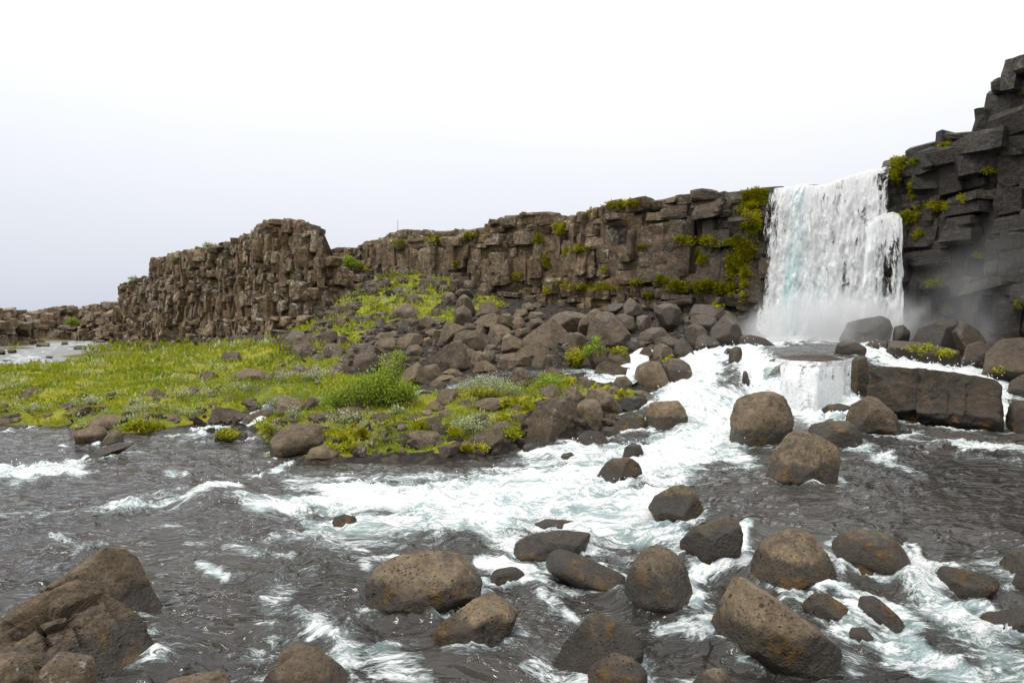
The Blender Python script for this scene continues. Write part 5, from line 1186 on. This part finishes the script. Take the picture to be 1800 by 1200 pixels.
# standing wave that breaks left of the rapids
q = G(385, 875, 0); Zs += 0.16 * np.exp(-(((Xw - q[0]) / 0.55) ** 2 + ((Yw - q[1]) / 0.5) ** 2))
q = G(1020, 800, 0); Zs += 0.10 * np.exp(-(((Xw - q[0]) / 0.9) ** 2 + ((Yw - q[1]) / 0.4) ** 2))
# heaps of white water in the chute
Zs += np.where((Yw > 13) & (Yw < 26), FM * 0.05 * fo, 0)
Zs += pile - 0.03
Tw = terrain_z(Xw, Yw)
Fw = grid_faces(len(lnY), len(uu))
keep = (Zw > Tw - 0.12)
keep &= ~((Yw > 17.5) & (Yw < 40) & (Xw < 4.5))            # the bank and scree side has its own little brook
fk = keep[Fw].any(1)
Vw, Fw2, at = compact(np.stack([Xw, Yw, Zs], 1), Fw[fk], {'foam': FM, 'flow': np.stack([wx * 0.75 + wy * 0.25, wy * 1.9, 0 * wx, 0 * wx + 1], 1)})
river = link('river', mesh_np('river', Vw, Fw2, True, M_WATER, at))
tag(river, 'dark rushing river with white foam streaks running past the boulders', kind='structure')

# ------------------------------------------------------------------ vegetation
def tufts(P0, N0, size, tint, blades, seed, spread=0.5, up=0.75, wid=0.22):
    """many leaf-sized triangles round each point; returns V, F, tint"""
    r = np.random.RandomState(seed); n = len(P0)
    P1 = np.repeat(P0, blades, 0); N1 = np.repeat(N0, blades, 0); S = np.repeat(size, blades) * r.uniform(.6, 1.3, n * blades)
    T = np.clip(np.repeat(tint, blades) + r.normal(0, .07, n * blades), 0, 1)
    d = r.normal(0, 1, (n * blades, 3)); d /= np.linalg.norm(d, axis=1)[:, None]
    dirv = N1 * up + d * 0.6; dirv[:, 2] += .15; dirv /= np.linalg.norm(dirv, axis=1)[:, None]
    sd = np.cross(dirv, r.normal(0, 1, (n * blades, 3))); sd /= np.linalg.norm(sd, axis=1)[:, None]
    base = P1 + d * (S * spread)[:, None] - N1 * (S * .15)[:, None]
    a = base - sd * (S * wid)[:, None]; b = base + sd * (S * wid)[:, None]; c = base + dirv * S[:, None]
    V = np.stack([a, b, c], 1).reshape(-1, 3)
    return V, np.arange(len(V)).reshape(-1, 3), np.repeat(T, 3)
# grass and moss cover of the bank
def scatter_grass(n, seed):
    r = np.random.RandomState(seed)
    Y = 10.5 * (75 / 10.5) ** (r.rand(n) ** 1.25); u = r.uniform(-.95, .30, n); X = u * Y
    Z = terrain_z(X, Y)
    m = grass_mask(X, Y, Z) > .5
    patch = fbm(xy3(X * .8, Y * .8, 21.), 4); m &= (patch > -0.38) & (Z > np.where(Y > 34, -.26, .02))
    return X[m], Y[m], Z[m]
X, Y, Z = scatter_grass(64000, 5)
pt = fbm(xy3(X * .35, Y * .35, 31.), 4); pt2 = fbm(xy3(X * 1.1, Y * 1.1, 41.), 3); sil = fbm(xy3(X * .45, Y * .7, 51.), 4)
tint = np.clip(0.36 + .42 * pt + .16 * pt2, 0.0, .76)
sv = (sil > .36); tint[sv] = np.random.RandomState(1).uniform(.70, 1.0, sv.sum())
size = (1 + .5 * np.clip(pt2, -.8, 1)) * np.clip(.0036 * Y, .04, .20) * np.random.RandomState(2).uniform(.7, 1.35, len(X)) * np.where(sv, 1.1, 1)
V, F, T = tufts(np.stack([X, Y, Z], 1), np.tile((0, 0, 1.), (len(X), 1)), size, tint, 6, 3, 1.3, .55, .36)
grass = link('grass', mesh_np('grass', V, F, False, M_GRASS, {'tint': T}))
tag(grass, 'short moss and grass covering the river bank and slope', kind='stuff')

def tube(pts, r0, r1, k=5):
    pts = np.array(pts, float); n = len(pts); V = []
    T = np.gradient(pts, axis=0); T /= np.linalg.norm(T, axis=1)[:, None] + 1e-9
    a = np.cross(T, (0.3, 0.2, 0.9)); a /= np.linalg.norm(a, axis=1)[:, None] + 1e-9; b = np.cross(T, a)
    for i in range(n):
        rr = r0 + (r1 - r0) * i / (n - 1)
        for j in range(k):
            t = j * 6.2832 / k; V.append(pts[i] + rr * (math.cos(t) * a[i] + math.sin(t) * b[i]))
    F = [[i * k + j, i * k + (j + 1) % k, (i + 1) * k + (j + 1) % k, (i + 1) * k + j] for i in range(n - 1) for j in range(k)]
    return np.array(V), np.array(F)
def shrub(label, px, py, width, height, nstem, nleaf, leaf, mat, seed, depth=None, group=None, base=None, lobes=None):
    r = np.random.RandomState(seed)
    o3 = hit(px, py, use_water=False) if base is None else P(px, py, base)
    root = link('shrub', None, loc=o3); tag(root, label, 'shrub', group)
    tips = []; Vs, Fs, b = [], [], 0
    for i in range(nstem):
        az = r.uniform(0, 6.28); R = math.sqrt(r.rand()) * width / 2; hgt = height * (1 - .55 * (R / (width / 2)) ** 2) * r.uniform(.7, 1.1)
        lx, ly, lw, lh = (lobes[r.choice(len(lobes), p=np.array([q[2] for q in lobes]) / sum(q[2] for q in lobes))] if lobes else (0, 0, 1, 1))
        R *= lw; hgt *= lh
        st = np.array((math.cos(az) * R * .25, math.sin(az) * R * .25 * (depth or .7), -.05))
        en = np.array((math.cos(az) * R, math.sin(az) * R * (depth or .7), hgt)); mid = (st + en) / 2 + r.normal(0, .07 * height, 3) + (0, 0, .1 * height)
        st = st + (lx * .8, ly, 0); en = en + (lx, ly, 0); mid = mid + (lx * .9, ly, 0)
        t = np.linspace(0, 1, 6)[:, None]; c = (1 - t) ** 2 * st + 2 * t * (1 - t) * mid + t * t * en
        V, F = tube(c, .011 + .006 * height, .004); Vs.append(V); Fs.append(F + b); b += len(V)
        for q in range(5): tips.append(c[-1 - q // 2] + r.normal(0, .05 * width ** .5, 3))
        for q in np.linspace(.45, 1, 5):
            k = q * 5; i0 = min(int(k), 4); tips.append(c[i0] + (c[i0 + 1] - c[i0]) * (k - i0) + r.normal(0, .05, 3))
    link('stem', mesh_np('stem', np.concatenate(Vs), np.concatenate(Fs), True, M_TWIG), root)
    tips = np.array(tips); tips[:, 2] = np.maximum(tips[:, 2], 0.02)
    C = tips[r.randint(len(tips), size=nleaf)] + r.normal(0, .045 + .02 * width, (nleaf, 3)) * (1, 1, .8)
    C[:, 2] = np.maximum(C[:, 2], .0)
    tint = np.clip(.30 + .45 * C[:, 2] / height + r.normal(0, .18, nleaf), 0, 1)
    d = r.normal(0, 1, (nleaf, 3)); d[:, 2] = np.abs(d[:, 2]) + .4; d /= np.linalg.norm(d, axis=1)[:, None]
    s = np.cross(d, r.normal(0, 1, (nleaf, 3))); s /= np.linalg.norm(s, axis=1)[:, None]
    L = leaf * r.uniform(.6, 1.3, nleaf)[:, None]
    V = np.stack([C, C + d * L * .5 + s * L * .26, C + d * L, C + d * L * .5 - s * L * .26], 1).reshape(-1, 3)
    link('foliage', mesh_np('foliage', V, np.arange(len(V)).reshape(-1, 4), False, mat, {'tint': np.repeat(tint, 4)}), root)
    return root
shrub('large bright green willow bush on the mossy bank', 655, 722, 2.0, 1.15, 84, 8600, .058, M_LEAF, 1, lobes=[(-.62, .1, .42, .48), (-.25, 0, .45, .74), (.12, .1, .42, .92), (.5, -.05, .42, .66), (.78, -.1, .34, .5), (.30, .25, .26, 1.08), (-.95, .15, .3, .34)])
shrub('upright leafy shoots at the right of the large willow bush', 702, 708, .5, 1.3, 11, 800, .055, M_LEAF, 2)
shrub('silvery willow mound sprawling beside the brook', 862, 700, 1.7, .50, 40, 3600, .045, M_SILVER, 3)
shrub('silvery white-leaved low shrub above the undercut boulder', 832, 764, 1.05, .32, 30, 2400, .036, M_SILVER, 4)
shrub('low fresh green willow behind the bank boulders', 968, 684, 1.3, .34, 34, 2600, .045, M_LEAF, 5)
shrub('bright green leafy plant growing between dark scree boulders', 1042, 636, .75, .85, 16, 1500, .07, M_LEAF, 6, base=21.8)
shrub('yellow-green moss tuft left of the leafy plant in the scree', 1015, 640, .75, .55, 20, 1800, .06, M_MOSS, 7, base=22.3)
shrub('pale leggy willow sprig by the dark mossy-topped boulder', 516, 742, .45, .36, 10, 500, .038, M_SILVER, 8)
shrub('silvery leaves beside the left bank corner boulder', 478, 772, .5, .28, 12, 700, .036, M_SILVER, 9)
shrub('round green bush in the gully behind the crag', 616, 478, 2.1, 1.3, 26, 1600, .16, M_LEAF, 10, base=54.5)
shrub('pale bush on the crag skyline', 370, 441, 1.9, .75, 22, 900, .13, M_SILVER, 11, base=60.5)
shrub('small dry tuft on the left step of the crag skyline', 236, 494, 1.5, .5, 14, 420, .13, M_SILVER, 12, base=73.0)
shrub('small bush on the far bank under the low cliff', 126, 575, 2.6, 1.5, 18, 600, .26, M_LEAF, 13, base=97)
shrub('dry brown heather clump at the right foot of the crag', 452, 594, 1.3, .8, 16, 700, .10, M_TWIG, 14, base=51)
LOW = ['long silvery willow mat left of the bright green bush', 'silvery willow mat below the broad smooth meadow boulder', 'silvery mat between the egg-shaped stone and the low dark rock', 'silvery mat above the low dark rock in the meadow', 'silvery mat behind the moss hummock at the left outcrop',
       'silvery sprigs beside the flat pinkish slabs', 'little silvery tuft at the foot of the big bush', 'silvery mat at the far left waterline', 'silvery mat beside the tilted grey slab at left', 'silvery mat above the rounded stone at the outlet']
for k, (x, y, w, h, n) in enumerate([(560, 668, 1.7, .22, 1500), (500, 672, 1.3, .2, 900), (350, 700, 1.6, .16, 1200), (420, 690, 1.2, .18, 800), (260, 728, 1.5, .18, 1200), (600, 745, .9, .16, 900), (700, 735, .5, .18, 400), (60, 730, .9, .18, 600), (150, 715, 1.3, .2, 900), (330, 735, .8, .16, 600)]):
    shrub(LOW[k], x, y, w, h, 16, n, .045, M_SILVER, 30 + k, group='low silvery willow patches on the bank')

# moss cushions on the wet ledges: points found on the rock itself
bpy.context.view_layer.update()
dg = bpy.context.evaluated_depsgraph_get()
MOSS = [(1328, 350, 14, 24, 420), (1312, 362, 18, 16, 300), (1335, 385, 12, 26, 320), (1318, 400, 14, 10, 160), (1300, 478, 20, 12, 220), (1290, 462, 16, 14, 220), (1310, 440, 16, 22, 320), (1298, 425, 30, 6, 200), (1250, 424, 40, 5, 160), (1215, 422, 26, 8, 180), (1232, 452, 10, 14, 170), (1300, 490, 14, 18, 260), (1285, 508, 6, 16, 110), (1262, 505, 16, 10, 160),
        (1235, 503, 18, 14, 260), (1195, 502, 22, 9, 220), (1160, 493, 16, 5, 110), (1115, 497, 16, 5, 110), (1050, 505, 48, 4, 200), (1300, 520, 14, 9, 150), (1262, 535, 8, 6, 80), (985, 402, 10, 12, 150), (948, 420, 9, 7, 90), (960, 458, 8, 10, 110), (1000, 442, 9, 5, 70), (1020, 438, 10, 5, 70), (1110, 357, 16, 4, 80), (1080, 360, 18, 4, 60), (1128, 432, 7, 6, 60), (1180, 397, 4, 8, 40), (1060, 475, 6, 4, 30), (1140, 520, 6, 8, 50), (960, 510, 8, 5, 40), (880, 535, 8, 4, 40), (990, 500, 14, 3, 50), (1310, 345, 10, 8, 100), (1344, 345, 8, 14, 130), (1030, 370, 14, 3, 40),
        (760, 420, 20, 6, 60), (700, 425, 12, 5, 40), (830, 415, 20, 6, 60), (805, 462, 10, 4, 40), (640, 470, 10, 5, 60), (910, 485, 10, 3, 30),
        (1592, 285, 14, 9, 170), (1575, 300, 8, 24, 180), (1604, 330, 4, 16, 90), (1600, 380, 16, 9, 190), (1645, 362, 28, 6, 140), (1690, 352, 8, 9, 60), (1585, 395, 9, 14, 80), (1670, 255, 14, 4, 60), (1640, 498, 24, 5, 80), (1665, 545, 14, 6, 80), (1790, 535, 5, 6, 40), (1740, 300, 14, 3, 30), (1615, 410, 10, 8, 50), (1720, 448, 10, 4, 30),
        (1570, 612, 0, 0, 0), (1620, 612, 22, 5, 70), (1660, 620, 14, 6, 60), (1085, 616, 18, 6, 120), (1755, 645, 14, 8, 50), (1180, 632, 14, 5, 70), (1015, 635, 12, 9, 120), (848, 690, 34, 8, 200), (900, 706, 22, 6, 120), (1000, 668, 12, 4, 60), (1060, 680, 12, 4, 60), (1095, 690, 14, 3, 60), (800, 760, 14, 8, 120), (835, 785, 20, 7, 160), (255, 752, 30, 9, 420), (402, 762, 26, 8, 160), (470, 752, 12, 8, 120), (905, 762, 12, 8, 100), (880, 735, 12, 6, 90), (930, 716, 14, 6, 90), (620, 762, 40, 14, 420), (690, 775, 26, 9, 200), (740, 748, 14, 8, 100), (600, 786, 22, 5, 120)]
rm = np.random.RandomState(77); Pm, Nm, Sm, Tm = [], [], [], []
for (cx, cy, rx, ry, n) in MOSS:
    tone = rm.uniform(.35, .75)
    for _ in range(int(n * 1.5)):
        a = rm.uniform(0, 6.283); q = math.sqrt(rm.rand()); d = ray(cx + rx * q * math.cos(a) * (1 + .35 * math.sin(3 * a + cx)), cy + ry * q * math.sin(a) * (1 + .35 * math.cos(2 * a + cy)))
        ok, loc, nor, idx, ob, mtx = SC.ray_cast(dg, Vector(CAM), Vector(d))
        if not ok or ob.name.split('.')[0] in ('waterfall', 'loose_strands', 'side_strand', 'cascade', 'river', 'brook') or loc.y > 62: continue
        if perlin(np.array([loc]) * 1.9)[0] + .6 * perlin(np.array([loc]) * 5.0)[0] < (-.14 if loc.y > 22 else -.3): continue
        Pm.append(loc[:]); Nm.append(nor[:]); Sm.append(np.clip(.0034 * loc.y, .045, .14) * rm.uniform(.6, 1.25)); Tm.append(np.clip(tone + rm.normal(0, .15), 0, 1))
V, F, T = tufts(np.array(Pm), np.array(Nm), np.array(Sm), np.array(Tm), 9, 9, .9, .7, .26)
moss = link('moss', mesh_np('moss', V, F, False, M_MOSS, {'tint': T}))
tag(moss, 'yellow-green moss cushions on the wet ledges and bank stones', kind='stuff')

# marker stake on the cliff top
sp = P(699, 404, 51.5)
stake = bpy.data.objects.new('marker_stake', None); COL.objects.link(stake); stake.location = sp - np.array((0, 0, .25))
V, F = tube([(0, 0, 0), (0.01, 0, .5), (0.02, 0, .98)], .022, .02, 8); link('post', mesh_np('post', V, F, True, M_WOOD), stake)
V, F = tube([(0.02, 0, .95), (0.021, 0, 1.02), (.022, 0, 1.06)], .026, .012, 8); link('cap', mesh_np('cap', V, F, True, M_WOOD), stake)
tag(stake, 'thin wooden marker stake on the cliff skyline', 'stake')

# ------------------------------------------------------------------ spray round the foot of the waterfall
def puff(c, rad, seed):
    D, F = ico(3); o = link('mist', mesh_np('mist', D, F, True, mist_mat('spray_mist', seed)), loc=c); o.scale = rad
    return o
m1 = puff((15.0, 28.4, 2.0), (5.6, 3.4, 2.5), 4.0)
tag(m1, 'white spray mist hanging over the foot of the waterfall', kind='stuff')
m2 = puff((19.6, 24.4, 3.0), (5.0, 2.6, 4.2), 0.26)
tag(m2, 'thin mist drifting up in front of the dark right cliff', kind='stuff')

# flying drops over the white water: too many to count
rd = np.random.RandomState(91)
cand = np.nonzero((FM > .78) & keep & (Yw > 8.5) & (Yw < 32) & (np.abs(Xw) < Yw))[0]
k = rd.choice(cand, 2200); hgt = rd.exponential(.055, len(k)) * (1 + .5 * (Yw[k] > 14)); s_ = rd.uniform(.0035, .011, len(k)) * np.clip(Yw[k] / 9, .6, 1.8)
C = np.stack([Xw[k] + rd.normal(0, .05, len(k)), Yw[k] + rd.normal(0, .05, len(k)), Zs[k] + hgt], 1)
OCT = np.array([(1, 0, 0), (0, 1, 0), (-1, 0, 0), (0, -1, 0), (0, 0, 1.3), (0, 0, -1.3)], float)
OF = np.array([(0, 1, 4), (1, 2, 4), (2, 3, 4), (3, 0, 4), (1, 0, 5), (2, 1, 5), (3, 2, 5), (0, 3, 5)])
V = (C[:, None] + OCT[None] * s_[:, None, None]).reshape(-1, 3); F = (OF[None] + (np.arange(len(k)) * 6)[:, None, None]).reshape(-1, 3)
drops = link('spray_drops', mesh_np('spray_drops', V, F, True, plain('water_drops', (.86, .88, .88), .3, .03)))
tag(drops, 'fine white drops flung up over the rapids', kind='stuff')
